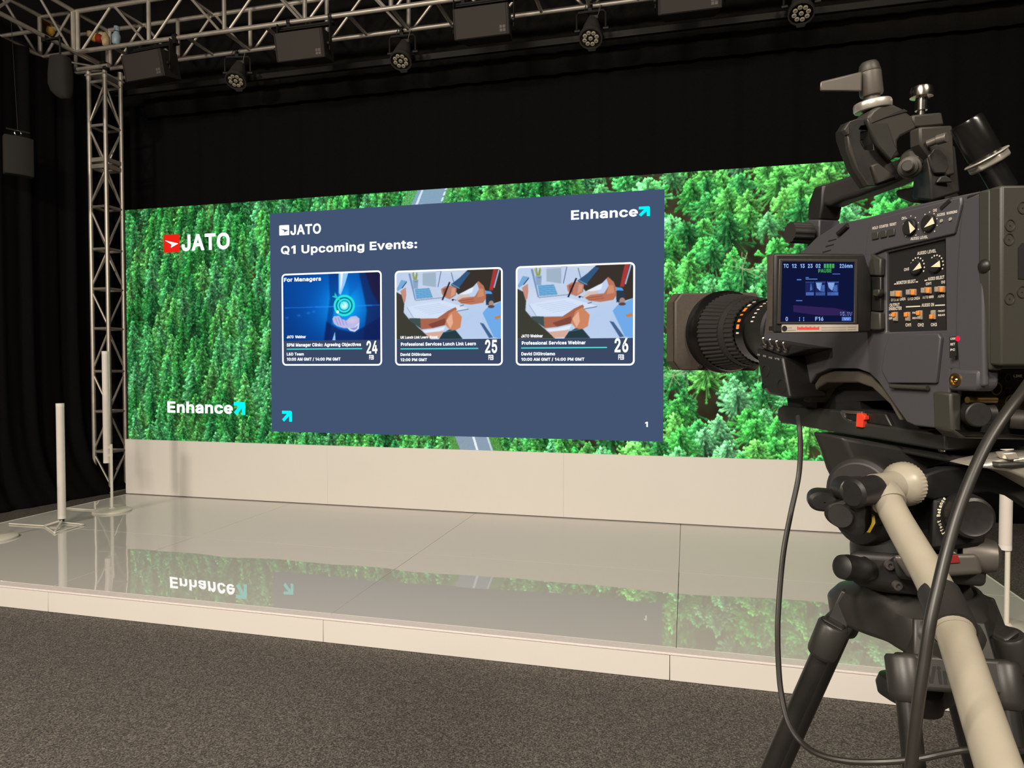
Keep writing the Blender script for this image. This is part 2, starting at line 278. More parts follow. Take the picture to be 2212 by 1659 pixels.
def _letters():
    for ln in LETTERS.strip('\n').split('\n'):
        adv, c = ln[1:].split('|', 1)
        outer, holes = [], []
        for q in c.split(';'):
            if not q: continue
            n = [int(v) for v in q.lstrip('!').split(',')]
            (holes if q[0] == '!' else outer).append([Vector((n[i]/1000, n[i+1]/1000, 0)) for i in range(0, len(n), 2)])
        vs, fs = [], []
        for p in outer:
            rings = [p]+[h for h in holes if _in(p, h[0])]; k = len(vs)
            vs += [(q.x, q.y) for r in rings for q in r]
            fs += [tuple(i+k for i in t) for t in tessellate_polygon(rings)]
        _gl[ln[0]] = (int(adv)/1000, vs, fs)
def glyphs(body):
    if not _gl: _letters()
    x = 0.0; V2 = []; F2 = []
    for ch in body:
        adv, vs, fs = _gl.get(ch, _gl[' ']); k = len(V2)
        V2 += [(p[0]+x, p[1]) for p in vs]; F2 += [tuple(i+k for i in f) for f in fs]
        x += adv
    ys = [p[1] for p in _gl['E'][1]]
    return V2, F2, min(ys), max(ys)

def tag(o, label, cat, group=None, kind=None):
    o['label'] = label; o['category'] = cat
    if group: o['group'] = group
    if kind: o['kind'] = kind
    return o
def thing(name, label, cat, loc=(0, 0, 0), group=None, mat=None):
    o = bpy.data.objects.new(name, None); COL.objects.link(o)
    o.empty_display_size = 0.05
    if mat is not None: o.matrix_world = mat
    else: o.location = loc
    return tag(o, label, cat, group)
def struct(o):
    o['kind'] = 'structure'; return o
def copy_tree(o, parent=None):
    c = o.copy(); COL.objects.link(c)
    if parent is not None: c.parent = parent
    for ch in [q for q in bpy.data.objects if q.parent == o]:
        copy_tree(ch, c)
    return c

# ------------------------------------------------------------------ materials
def lin(c):
    c = c/255.0
    return c/12.92 if c <= 0.04045 else ((c+0.055)/1.055)**2.4
def rgb(r, g, b):
    return (lin(r), lin(g), lin(b), 1.0)
def mat(name, col, rough=0.5, metal=0.0, noise=0.06, scale=60.0, bump=0.0, spec=0.5, coat=0.0):
    m = bpy.data.materials.new(name); m.use_nodes = True
    nt = m.node_tree; b = nt.nodes['Principled BSDF']
    tc = nt.nodes.new('ShaderNodeTexCoord'); nz = nt.nodes.new('ShaderNodeTexNoise')
    nz.inputs['Scale'].default_value = scale; nz.inputs['Detail'].default_value = 4
    nt.links.new(tc.outputs['Object'], nz.inputs['Vector'])
    mx = nt.nodes.new('ShaderNodeMix'); mx.data_type = 'RGBA'
    mx.inputs[6].default_value = tuple(max(0, q*(1-noise*2)) for q in col[:3])+(1,)
    mx.inputs[7].default_value = tuple(q*(1+noise*2) for q in col[:3])+(1,)
    nt.links.new(nz.outputs['Fac'], mx.inputs[0]); nt.links.new(mx.outputs[2], b.inputs['Base Color'])
    mr = nt.nodes.new('ShaderNodeMapRange')
    mr.inputs[3].default_value = max(0.02, rough-0.06); mr.inputs[4].default_value = min(1, rough+0.06)
    nt.links.new(nz.outputs['Fac'], mr.inputs[0]); nt.links.new(mr.outputs[0], b.inputs['Roughness'])
    b.inputs['Metallic'].default_value = metal
    b.inputs['Specular IOR Level'].default_value = spec
    b.inputs['Coat Weight'].default_value = coat
    if bump:
        bp = nt.nodes.new('ShaderNodeBump'); bp.inputs['Strength'].default_value = bump; bp.inputs['Distance'].default_value = 0.0004
        nt.links.new(nz.outputs['Fac'], bp.inputs['Height']); nt.links.new(bp.outputs[0], b.inputs['Normal'])
    return m
def glow(name, col, strength=1.0):
    m = bpy.data.materials.new(name); m.use_nodes = True
    nt = m.node_tree; nt.nodes.clear()
    e = nt.nodes.new('ShaderNodeEmission'); out = nt.nodes.new('ShaderNodeOutputMaterial')
    e.inputs[0].default_value = col; e.inputs[1].default_value = strength
    nt.links.new(e.outputs[0], out.inputs[0])
    return m
def glow_attr(name, strength=1.0):
    m = glow(name, (1, 1, 1, 1), strength); nt = m.node_tree
    a = nt.nodes.new('ShaderNodeVertexColor'); a.layer_name = 'picture'
    nt.links.new(a.outputs[0], nt.nodes['Emission'].inputs[0])
    m.cycles.emission_sampling = 'NONE'
    return m

M = {}
M['white_panel'] = mat('white_laminate', rgb(232, 228, 222), 0.55, noise=0.01, scale=3)
M['seam'] = mat('panel_joint', rgb(120, 112, 100), 0.8)
M['black_cloth'] = mat('black_velour', rgb(15, 15, 16), 0.95, noise=0.2, scale=40, spec=0.1)
M['par'] = mat('stage_light_paint', rgb(56, 53, 50), 0.5, spec=0.4)
M['alu'] = mat('truss_aluminium', rgb(205, 198, 188), 0.45, metal=0.7, noise=0.1, scale=12)
M['dark_steel'] = mat('black_steel', rgb(26, 25, 24), 0.5, spec=0.4)
M['spk'] = mat('loudspeaker_paint', rgb(38, 36, 34), 0.7, bump=0.3, scale=300)
M['grille'] = mat('loudspeaker_grille', rgb(54, 49, 46), 0.8, noise=0.3, scale=700, bump=0.4)
M['emblem'] = mat('grille_emblem', rgb(92, 86, 80), 0.6)
M['grey_cloth'] = mat('speaker_cloth', rgb(40, 38, 36), 0.95, noise=0.15, scale=300, bump=0.4)
M['tube_white'] = mat('diffuser_tube', rgb(226, 218, 212), 0.35, noise=0.03, scale=20)
M['white_metal'] = mat('white_powder_coat', rgb(226, 220, 208), 0.45, noise=0.02)
M['clear_cap'] = mat('clear_end_cap', rgb(235, 232, 228), 0.2)
M['body'] = mat('camera_shell', rgb(67, 66, 70), 0.45, noise=0.05, scale=1800, bump=0.15)
M['body2'] = mat('camera_rear_shell', rgb(54, 53, 47), 0.48, noise=0.05, scale=1800, bump=0.15)
M['blackp'] = mat('black_plastic', rgb(28, 27, 26), 0.45, noise=0.08, scale=200)
M['deepblack'] = mat('matt_black', rgb(10, 10, 10), 0.7)
M['rubber'] = mat('black_rubber', rgb(36, 34, 32), 0.6, noise=0.1, scale=1200, bump=0.2)
M['foam'] = mat('shoulder_foam', rgb(66, 61, 52), 0.9, noise=0.08, scale=1500, bump=0.3)
M['hood'] = mat('worn_hood_plastic', rgb(68, 60, 53), 0.6, noise=0.12, scale=300, bump=0.2)
M['gloss'] = mat('glossy_black', rgb(16, 16, 16), 0.22)
M['gun'] = mat('gunmetal_casting', rgb(56, 53, 48), 0.5, metal=0.3, noise=0.08, scale=1800, bump=0.2)
M['chrome'] = mat('polished_steel', rgb(190, 184, 174), 0.2, metal=1.0)
M['zinc'] = mat('zinc_plate', rgb(208, 202, 190), 0.35, metal=0.7)
M['brass'] = mat('brass', rgb(190, 160, 100), 0.3, metal=1.0)
M['headblk'] = mat('head_casting', rgb(40, 39, 37), 0.5, noise=0.08, scale=1800, bump=0.15)
M['silver'] = mat('silver_casting', rgb(102, 97, 92), 0.42, metal=0.5, noise=0.06, scale=2200, bump=0.1)
M['cream'] = mat('cream_enamel', rgb(150, 143, 128), 0.35, noise=0.04, scale=60)
M['legblk'] = mat('black_anodised_tube', rgb(30, 29, 27), 0.35, noise=0.25, scale=40)
M['tripgrey'] = mat('tripod_casting', rgb(42, 41, 38), 0.42, noise=0.06, scale=1800, bump=0.1)
M['cable'] = mat('cable_jacket', rgb(38, 36, 33), 0.4)
M['ink'] = mat('white_ink', rgb(214, 208, 196), 0.6)
M['inkdim'] = mat('grey_ink', rgb(150, 145, 136), 0.6)
M['ivory'] = mat('ivory_marker', rgb(226, 220, 190), 0.5)
M['orange'] = mat('orange_plastic', rgb(238, 138, 50), 0.4)
M['switch'] = mat('grey_switch', rgb(150, 140, 126), 0.4)
M['red'] = mat('red_plastic', rgb(226, 66, 40), 0.4)
M['darkred'] = mat('dark_red', rgb(120, 28, 26), 0.5)
M['yellow'] = mat('yellow_plastic', rgb(214, 186, 40), 0.5)
M['label'] = mat('printed_label', rgb(176, 166, 154), 0.5)
M['redink'] = mat('red_ink', rgb(214, 50, 46), 0.6)
M['lens_cell'] = mat('led_lens', rgb(176, 168, 150), 0.25, noise=0.1, scale=400)
M['cell_core'] = mat('led_lens_core', rgb(120, 112, 100), 0.3)
M['clothred'] = mat('red_fabric', rgb(150, 30, 26), 0.8)
M['clothyel'] = mat('yellow_fabric', rgb(206, 160, 62), 0.8)
M['clothcream'] = mat('cream_fabric', rgb(196, 176, 136), 0.8)
M['paleblue'] = mat('pale_blue_plastic', rgb(150, 172, 186), 0.4)
M['ledred'] = glow('red_tally', rgb(255, 30, 60), 1.2)

G = {}
G['white'] = glow('screen_white', (1.0, 1.05, 1.1, 1), 1.25)
G['logo'] = glow('screen_bright_white', (1.0, 1.04, 1.08, 1), 2.6)
G['navy'] = glow('screen_navy', rgb(67, 84, 115), 1.0)
G['cardnavy'] = glow('screen_card_navy', rgb(60, 73, 100), 1.0)
G['cyan'] = glow('screen_cyan', rgb(0, 226, 226), 1.35)
G['teal'] = glow('screen_teal', rgb(70, 214, 214), 1.0)
G['redsq'] = glow('screen_red', rgb(232, 36, 24), 1.05)
for g in list(G.values()): g.cycles.emission_sampling = 'NONE'
G['pic'] = glow_attr('screen_picture', 1.0)

# ------------------------------------------------------------------ the room
def carpet_mat():
    m = bpy.data.materials.new('loop_carpet'); m.use_nodes = True
    nt = m.node_tree; b = nt.nodes['Principled BSDF']; L = nt.links
    tc = nt.nodes.new('ShaderNodeTexCoord')
    n1 = nt.nodes.new('ShaderNodeTexNoise'); n1.inputs['Scale'].default_value = 150; n1.inputs['Detail'].default_value = 3
    n2 = nt.nodes.new('ShaderNodeTexVoronoi'); n2.inputs['Scale'].default_value = 300
    n3 = nt.nodes.new('ShaderNodeTexNoise'); n3.inputs['Scale'].default_value = 1.2
    for n in (n1, n2, n3): L.new(tc.outputs['Object'], n.inputs['Vector'])
    r = nt.nodes.new('ShaderNodeValToRGB'); e = r.color_ramp.elements
    e[0].position = 0.33; e[0].color = rgb(78, 74, 71); e[1].position = 0.68; e[1].color = rgb(160, 153, 147)
    e2 = r.color_ramp.elements.new(0.5); e2.color = rgb(114, 109, 104)
    L.new(n1.outputs['Fac'], r.inputs[0])
    mx = nt.nodes.new('ShaderNodeMix'); mx.data_type = 'RGBA'; mx.blend_type = 'MULTIPLY'; mx.inputs[0].default_value = 0.75
    mr = nt.nodes.new('ShaderNodeMapRange'); mr.inputs[1].default_value = 0.0; mr.inputs[2].default_value = 0.6
    mr.inputs[3].default_value = 1.25; mr.inputs[4].default_value = 0.45
    L.new(n2.outputs['Distance'], mr.inputs[0]); L.new(r.outputs[0], mx.inputs[6]); L.new(mr.outputs[0], mx.inputs[7])
    L.new(mx.outputs[2], b.inputs['Base Color'])
    b.inputs['Roughness'].default_value = 0.95; b.inputs['Specular IOR Level'].default_value = 0.1
    bp = nt.nodes.new('ShaderNodeBump'); bp.inputs['Strength'].default_value = 0.8; bp.inputs['Distance'].default_value = 0.004
    L.new(n1.outputs['Fac'], bp.inputs['Height']); L.new(bp.outputs[0], b.inputs['Normal'])
    return m
M['carpet'] = carpet_mat()
M['dark_paint'] = mat('dark_wall_paint', rgb(20, 20, 20), 0.9)
M['room_paint'] = mat('pale_wall_paint', rgb(190, 180, 165), 0.9)
def slab(name, c, s, m):
    return struct(MB().box((0, 0, 0), s).build(name, m, loc=c))
slab('floor', (-1, 2, -0.05), (15.2, 13.2, 0.1), M['carpet'])
slab('ceiling', (-1, 2, 7.05), (15.2, 13.2, 0.1), M['dark_paint'])
slab('wall_back', (-1, 8.55, 3.5), (15.2, 0.1, 7.0), M['dark_paint'])
slab('wall_left', (-8.55, 2, 3.5), (0.1, 13.0, 7.0), M['dark_paint'])
slab('wall_right', (6.55, 2, 3.5), (0.1, 13.0, 7.0), M['dark_paint'])
slab('wall_front', (-1, -4.55, 3.5), (15.2, 0.1, 7.0), M['room_paint'])

def drape(name, P, m, label, cat, thick=0.012):
    """P: rows of points (grid) -> a cloth sheet with thickness"""
    h, w = len(P), len(P[0])
    mb = MB()
    mb.add([p for r in P for p in r], [(i*w+j, i*w+j+1, (i+1)*w+j+1, (i+1)*w+j) for i in range(h-1) for j in range(w-1)])
    o = mb.build(name, m, angle=180)
    s = o.modifiers.new('cloth', 'SOLIDIFY'); s.thickness = thick; s.offset = 0
    return tag(o, label, cat)
random.seed(4)
ph = [random.uniform(0, 6.28) for _ in range(8)]
def folds(t):
    return 0.035*math.sin(t*21+ph[0])+0.02*math.sin(t*34+ph[1])+0.03*math.sin(t*9+ph[2])
rows = []
for i in range(25):
    z = 5.2*(i/24)**1.6+0.004
    row = []
    for j in range(271):
        y = 2.6+5.05*j/270
        k = max(0.0, min(1.4, (y-5.66)/1.43))
        x = -7.38+(0.33+0.24*k)*math.exp(-z/0.42)+folds(y)*(0.35+0.65*min(1, z/1.2))
        row.append((x, y, z))
    rows.append(row)
drape('side_curtain', rows, M['black_cloth'], 'black side curtain in vertical folds hanging beside the truss tower', 'curtain')
rows = []
for i in range(12):
    z = 5.05*i/11+0.004
    rows.append([(-7.3+13.5*j/350, 7.78+0.3*folds(-7.3+13.5*j/350), z) for j in range(351)])
drape('backdrop_curtain', rows, M['black_cloth'], 'wide black backdrop curtain above and behind the forest video wall', 'curtain')
rows = []
for i in range(8):
    z = 4.86+1.5*i/7
    rows.append([(-7.0+13.0*j/280, 7.68+0.25*folds(-7+13.0*j/280), z) for j in range(281)])
drape('border_curtain', rows, mat('border_velour', rgb(22, 21, 20), 0.95, noise=0.2, spec=0.1), 'short black border curtain strung behind the horizontal truss', 'curtain')
tag(MB().box((0, 0, 0), (12.6, 0.05, 0.07)).build('curtain_rail', M['dark_steel'], loc=(-0.9, 7.36, 5.06), bevel=0.006),
    'long dark curtain rail running just below the horizontal truss', 'rail')

# ------------------------------------------------------------------ stage
def deck_mat():
    m = bpy.data.materials.new('gloss_stage_sheet'); m.use_nodes = True
    nt = m.node_tree; b = nt.nodes['Principled BSDF']; L = nt.links
    b.inputs['Base Color'].default_value = rgb(214, 211, 206)
    b.inputs['Roughness'].default_value = 0.012; b.inputs['IOR'].default_value = 1.58
    g = nt.nodes.new('ShaderNodeNewGeometry'); n = nt.nodes.new('ShaderNodeTexNoise')
    n.inputs['Scale'].default_value = 1.15; n.inputs['Detail'].default_value = 1.0
    L.new(g.outputs['Position'], n.inputs['Vector'])
    bp = nt.nodes.new('ShaderNodeBump'); bp.inputs['Strength'].default_value = 1.0; bp.inputs['Distance'].default_value = 0.0055
    L.new(n.outputs['Fac'], bp.inputs['Height']); L.new(bp.outputs[0], b.inputs['Normal'])
    return m
M['deck'] = deck_mat()
M['edge'] = mat('pale_edge_strip', rgb(240, 230, 228), 0.4)
SX0, SX1, SY0, SY1, SZ = -6.03, 2.0, 3.447, 6.62, 0.14
st = thing('stage', 'low white stage platform with glossy reflective top and white front', 'stage', (-2, 5.0, 0))
o = st.location
MB().box((-2.015, (SY0+SY1)/2, 0.066), (SX1-SX0-0.03, SY1-SY0-0.05, 0.128)).build('platform', M['seam'], st, o)
xs = [SX0, -3.96, -1.97, -0.04, SX1]; ys = [SY0+0.075, 4.825, SY1]
for i in range(4):
    for j in range(2):
        g = 0.0015
        MB().box(((xs[i]+xs[i+1])/2, (ys[j]+ys[j+1])/2, 0.135), (xs[i+1]-xs[i]-2*g, ys[j+1]-ys[j]-2*g, 0.01)).build('deck_panel', M['deck'], st, o, bevel=0.0008, seg=1)
xs = [SX0, -3.92, -1.98, -0.07, SX1]
for i in range(4):
    MB().box(((xs[i]+xs[i+1])/2, SY0+0.008, 0.064), (xs[i+1]-xs[i]-0.003, 0.016, 0.124)).build('fascia_panel', M['white_panel'], st, o, bevel=0.001, seg=1)
MB().box((-2.015, SY0+0.036, 0.1335), (SX1-SX0, 0.074, 0.013)).build('front_edge_strip', M['edge'], st, o, bevel=0.004)
for x in (SX0+0.006, SX1-0.006):
    MB().box((x, (SY0+SY1)/2, 0.071), (0.012, SY1-SY0, 0.142)).build('side_edge_strip', M['white_panel'], st, o, bevel=0.003)

# ------------------------------------------------------------------ plinth under the video wall
pl = thing('plinth', 'long white panelled plinth carrying the video wall on the stage', 'plinth', (-2, 6.45, SZ))
o = pl.location
PZ = 0.752
MB().box((-2.02, 6.45, (SZ+PZ)/2+0.002), (8.0, 0.25, PZ-SZ-0.01)).build('plinth_core', M['seam'], pl, o)
xs = [-6.05, -3.556, -1.106, 1.344, 2.02]
for i in range(4):
    MB().box(((xs[i]+xs[i+1])/2, 6.312, (SZ+PZ)/2+0.004), (xs[i+1]-xs[i]-0.0008, 0.03, PZ-SZ-0.008)).build('plinth_panel', M['white_panel'], pl, o, bevel=0.0005, seg=1)
MB().box((-2.015, 6.46, PZ-0.005), (8.07, 0.262, 0.01)).build('plinth_top', M['white_panel'], pl, o, bevel=0.001, seg=1)

# ------------------------------------------------------------------ raster painting for pictures shown on screens
def s2l(a):
    a = np.clip(a, 0, 1.6)
    return np.where(a <= 0.04045, a/12.92, ((a+0.055)/1.055)**2.4)
def grid_picture(name, img, p00, ux, uz, parent, org, keep=None, material=None):
    """img (rows bottom-up, cols, 3) in sRGB 0..1 becomes a colour attribute on a flat pixel grid"""
    h, w = img.shape[:2]
    jj, ii = np.meshgrid(np.arange(w), np.arange(h))
    p00, ux, uz = np.array(V(p00)-V(org)), np.array(V(ux)), np.array(V(uz))
    P = p00+(jj[..., None]/(w-1))*ux+(ii[..., None]/(h-1))*uz
    q = np.arange(h*w).reshape(h, w)
    F = np.stack([q[:-1, :-1], q[:-1, 1:], q[1:, 1:], q[1:, :-1]], -1)
    F = F.reshape(-1, 4) if keep is None else F[keep[:-1, :-1]]
    me = bpy.data.meshes.new(name)
    me.vertices.add(h*w); me.vertices.foreach_set('co', P.astype(np.float32).ravel())
    n = len(F)
    me.loops.add(n*4); me.loops.foreach_set('vertex_index', F.astype(np.int32).ravel())
    me.polygons.add(n); me.polygons.foreach_set('loop_start', np.arange(0, 4*n, 4, dtype=np.int32))
    me.update(calc_edges=True); me.validate()
    at = me.color_attributes.new('picture', 'FLOAT_COLOR', 'POINT')
    c = np.ones((h*w, 4), np.float32); c[:, :3] = s2l(img).reshape(-1, 3)
    at.data.foreach_set('color', c.ravel())
    me.materials.append(material or G['pic'])
    ob = bpy.data.objects.new(name, me); COL.objects.link(ob); ob.parent = parent
    return ob

def inside(pts, X, Y):
    r = np.zeros(X.shape, bool); n = len(pts)
    for i in range(n):
        x1, y1 = pts[i]; x2, y2 = pts[(i+1) % n]
        c = ((y1 > Y) != (y2 > Y))
        with np.errstate(divide='ignore', invalid='ignore'):
            r ^= c & (X < (x2-x1)*(Y-y1)/((y2-y1) if y2 != y1 else 1e-9)+x1)
    return r
def blur(a, k):
    for _ in range(2):
        p = np.pad(a, ((k, k), (k, k), (0, 0)), 'edge')
        a = np.mean([p[i:i+a.shape[0], k:-k] for i in range(2*k+1)], 0)
        p = np.pad(a, ((0, 0), (k, k), (0, 0)), 'edge')
        a = np.mean([p[:, i:i+a.shape[1]] for i in range(2*k+1)], 0)
    return a
class Paint:
    def __init__(s, box, res, bg):
        """box = x0,y0,x1,y1 in picture units, y down"""
        s.x0, s.y0, s.x1, s.y1 = box
        s.w, s.h = res[0]*2, res[1]*2
        s.X, s.Y = np.meshgrid(np.linspace(s.x0, s.x1, s.w), np.linspace(s.y0, s.y1, s.h))
        s.a = np.ones((s.h, s.w, 3))*np.array(bg)/255.0
    def poly(s, pts, c, alpha=1.0, tex=0.0):
        m = inside(pts, s.X, s.Y)[..., None]*alpha
        col = np.array(c)/255.0
        if tex: col = col*(1+tex*np.sin(s.X*0.35+s.Y*0.1)[..., None]*np.cos(s.Y*0.22)[..., None])
        s.a = s.a*(1-m)+col*m; return s
    def ell(s, cx, cy, rx, ry, c, alpha=1.0, soft=False):
        d = ((s.X-cx)/rx)**2+((s.Y-cy)/ry)**2
        m = (np.exp(-d*1.2) if soft else (d < 1)*1.0)[..., None]*alpha
        s.a = s.a*(1-m)+np.array(c)/255.0*m; return s
    def ring(s, cx, cy, r0, r1, c):
        d = np.hypot(s.X-cx, s.Y-cy); m = ((d > r0) & (d < r1))[..., None]
        s.a = np.where(m, np.array(c)/255.0, s.a); return s
    def line(s, x0, y0, x1, y1, w, c, alpha=1.0):
        dx, dy = x1-x0, y1-y0; L = math.hypot(dx, dy); nx, ny = -dy/L*w/2, dx/L*w/2
        return s.poly([(x0+nx, y0+ny), (x1+nx, y1+ny), (x1-nx, y1-ny), (x0-nx, y0-ny)], c, alpha)
    def soft(s, k):
        s.a = blur(s.a, k); return s
    def done(s):
        a = (s.a[0::2, 0::2]+s.a[1::2, 0::2]+s.a[0::2, 1::2]+s.a[1::2, 1::2])/4
        return a[::-1]
def target_photo():
    P = Paint((188, 705, 965, 1230), (250, 170), (10, 56, 130))
    P.ell(640, 930, 330, 330, (10, 110, 215), 0.95, True).ell(690, 960, 170, 170, (20, 170, 255), 0.9, True)
    P.ell(300, 800, 260, 200, (12, 80, 170), 0.5, True)
    P.poly([(800, 705), (965, 705), (965, 1230), (830, 1230), (860, 1000)], (22, 34, 84), 0.7)
    P.poly([(850, 705), (965, 705), (965, 980), (900, 860)], (44, 20, 42), 0.6)
    P.poly([(560, 705), (640, 705), (640, 860), (600, 1000), (560, 1230), (520, 1230), (570, 900)], (8, 40, 110), 0.55)
    P.poly([(540, 1080), (640, 1140), (760, 1170), (965, 1050), (965, 1230), (520, 1230)], (18, 32, 88), 0.75)
    P.poly([(715, 705), (800, 705), (780, 830), (720, 900)], (10, 90, 190), 0.4)
    P.soft(3)
    P.poly([(640, 705), (716, 705), (690, 790), (655, 875), (640, 860)], (150, 205, 250))
    P.poly([(655, 705), (676, 705), (664, 800), (652, 850)], (235, 245, 255))
    P.line(200, 966, 965, 960, 5, (40, 130, 255), 0.8).line(450, 965, 900, 961, 12, (40, 150, 255), 0.35)
    for x, y in ((220, 1045), (318, 1028), (395, 1010), (440, 1000)): P.ell(x, y, 14, 9, (50, 130, 240), 0.6, True)
    P.ring(683, 958, 66, 84, (45, 232, 224)).ring(683, 958, 55, 66, (10, 110, 150)).ring(683, 958, 42, 55, (60, 236, 232)).ring(683, 958, 34, 42, (12, 130, 170))
    P.ell(683, 958, 34, 34, (120, 240, 250)).ell(683, 958, 20, 20, (225, 255, 255))
    P.line(683, 958, 618, 880, 7, (60, 240, 225)).poly([(583, 882), (606, 880), (610, 852), (626, 880), (640, 906), (618, 900)], (40, 205, 195))
    P.ell(630, 1006, 12, 12, (240, 255, 255))
    P.poly([(588, 1060), (600, 1040), (640, 1037), (662, 1062), (700, 1075), (735, 1045), (775, 1040), (803, 1062), (803, 1095), (780, 1122), (730, 1136), (680, 1135), (625, 1118), (600, 1098)], (188, 186, 232))
    for x in (612, 634, 658, 682): P.line(x, 1050, x+22, 1112, 4, (116, 116, 190), 0.8)
    P.ell(745, 1078, 40, 24, (220, 205, 232), 0.7, True)
    P.poly([(708, 1134), (760, 1128), (802, 1092), (797, 1140), (765, 1165), (728, 1156)], (214, 224, 250)).poly([(722, 1136), (770, 1130), (790, 1112), (782, 1140), (758, 1152)], (140, 150, 214))
    P.poly([(608, 1160), (586, 1230), (612, 1230)], (150, 205, 245))
    return P.soft(1).done()
def desk_photo():
    P = Paint((433, 638, 1355, 1218), (270, 172), (190, 208, 236))
    P.ell(620, 900, 300, 160, (206, 218, 240), 0.9, True).ell(1150, 1080, 240, 130, (176, 204, 238), 0.8, True)
    P.poly([(672, 638), (790, 638), (792, 775), (672, 755)], (160, 180, 200)).poly([(540, 638), (1060, 638), (1010, 690), (800, 650), (560, 660)], (205, 216, 232), 0.6)
    P.line(836, 640, 808, 775, 5, (70, 80, 110)).line(925, 655, 946, 735, 5, (70, 80, 110)).line(790, 640, 836, 640, 4, (120, 130, 160))
    P.poly([(543, 650), (562, 650), (612, 880), (600, 880)], (120, 150, 190))
    P.poly([(596, 780), (760, 772), (862, 862), (612, 884)], (196, 210, 232)).poly([(600, 786), (732, 781), (764, 864), (616, 872)], (92, 158, 206))
    for k in range(5): P.line(606+k*3, 800+k*16, 740+k*6, 796+k*16, 3, (180, 210, 236), 0.8)
    P.line(608, 884, 864, 864, 4, (96, 110, 140))
    P.poly([(580, 706), (634, 706), (628, 782), (592, 782)], (138, 166, 196)).poly([(572, 655), (590, 640), (600, 690), (618, 640), (630, 660), (622, 708), (588, 708)], (166, 176, 120))
    P.line(590, 640, 598, 704, 4, (90, 110, 50)).line(620, 645, 610, 704, 4, (90, 110, 50)).line(598, 722, 626, 722, 5, (90, 120, 150))
    P.poly([(530, 938), (700, 905), (850, 890), (1075, 960), (930, 1000), (830, 1035), (590, 1035)], (212, 226, 248))
    for k in range(6): P.line(590+k*26, 945+k*12, 830+k*30, 915+k*10, 2, (150, 172, 206), 0.8)
    P.line(530, 940, 590, 1033, 3, (110, 130, 160)).line(960, 985, 1075, 966, 5, (80, 84, 110))
    P.poly([(1070, 638), (1355, 630), (1355, 905), (1240, 940), (1226, 822), (1160, 735), (1110, 785), (985, 842), (930, 770), (1010, 690)], (58, 50, 44))
    P.poly([(1060, 650), (1092, 662), (985, 795), (918, 757), (1000, 700)], (52, 88, 128)).line(930, 752, 1000, 792, 4, (150, 190, 230))
    P.poly([(1290, 632), (1328, 630), (1284, 816), (1252, 814)], (170, 58, 58)).poly([(1334, 630), (1346, 630), (1298, 800), (1290, 790)], (150, 196, 240))
    P.poly([(1110, 783), (1118, 785), (1108, 830), (1010, 850), (1000, 836)], (226, 236, 250))
    P.poly([(1222, 815), (1268, 824), (1282, 846), (1226, 842)], (80, 165, 236)).poly([(1222, 845), (1285, 850), (1300, 905), (1226, 938)], (44, 58, 74))
    P.poly([(835, 792), (872, 770), (928, 764), (972, 788), (966, 848), (912, 880), (866, 862), (842, 834)], (188, 128, 108)).poly([(850, 795), (890, 780), (880, 850), (862, 850)], (150, 88, 74))
    P.line(912, 735, 846, 886, 13, (40, 32, 40)).poly([(930, 785), (962, 790), (955, 840), (920, 862)], (210, 155, 134))
    P.poly([(960, 885), (1010, 842), (1080, 845), (1090, 870), (1000, 905)], (214, 190, 180))
    P.poly([(980, 894), (1022, 872), (1130, 862), (1166, 802), (1148, 748), (1162, 735), (1205, 775), (1224, 830), (1226, 880), (1202, 916), (1100, 930), (1010, 918)], (186, 118, 92))
    P.line(990, 898, 1120, 882, 4, (130, 66, 52)).line(1010, 912, 1130, 900, 4, (140, 76, 60)).poly([(1165, 800), (1200, 800), (1210, 860), (1150, 870)], (206, 142, 112))
    P.poly([(433, 806), (480, 832), (506, 900), (500, 985), (548, 1042), (654, 1134), (745, 1218), (433, 1218)], (62, 62, 52)).poly([(548, 1034), (650, 1036), (655, 1125), (560, 1060)], (66, 80, 82))
    P.poly([(436, 782), (478, 704), (532, 715), (480, 778), (446, 800)], (120, 170, 214)).line(528, 722, 484, 776, 7, (40, 60, 90))
    P.poly([(470, 800), (520, 768), (524, 830), (516, 888), (502, 905), (480, 832)], (196, 142, 128))
    P.poly([(650, 1040), (800, 1040), (900, 975), (962, 948), (972, 962), (960, 1010), (880, 1095), (760, 1122), (655, 1132)], (168, 102, 78)).poly([(720, 1090), (870, 1040), (880, 1095), (760, 1122)], (130, 72, 60))
    P.poly([(960, 968), (1018, 1030), (1004, 1120), (960, 1145), (910, 1136), (868, 1090), (905, 1000)], (206, 134, 98)).poly([(880, 1060), (930, 1000), (940, 1080), (915, 1130)], (232, 176, 146))
    P.poly([(672, 1142), (760, 1132), (872, 1110), (858, 1140), (750, 1172), (690, 1158)], (226, 236, 250)).poly([(690, 1162), (850, 1148), (826, 1205), (732, 1210)], (214, 172, 156))
    P.poly([(815, 1218), (850, 1165), (905, 1136), (965, 1145), (1026, 1218)], (40, 60, 68)).line(850, 1160, 960, 1140, 6, (90, 130, 150))
    P.poly([(1030, 1080), (1200, 980), (1180, 1090), (1240, 1218), (1020, 1218)], (186, 206, 238), 0.8)
    P.poly([(1196, 1002), (1232, 960), (1355, 908), (1355, 1218), (1292, 1206)], (112, 170, 232)).poly([(1172, 1082), (1204, 1090), (1286, 1206), (1252, 1212)], (66, 98, 140))
    P.ell(1270, 926, 22, 26, (170, 140, 130)).ell(1270, 950, 28, 12, (90, 70, 70)).poly([(1298, 1036), (1348, 1022), (1352, 1046), (1306, 1056)], (200, 132, 70))
    P.ell(938, 886, 9, 8, (30, 30, 50)).line(945, 880, 968, 892, 3, (40, 40, 60)).line(1002, 940, 1035, 930, 5, (60, 60, 80))
    return P.soft(1).done()

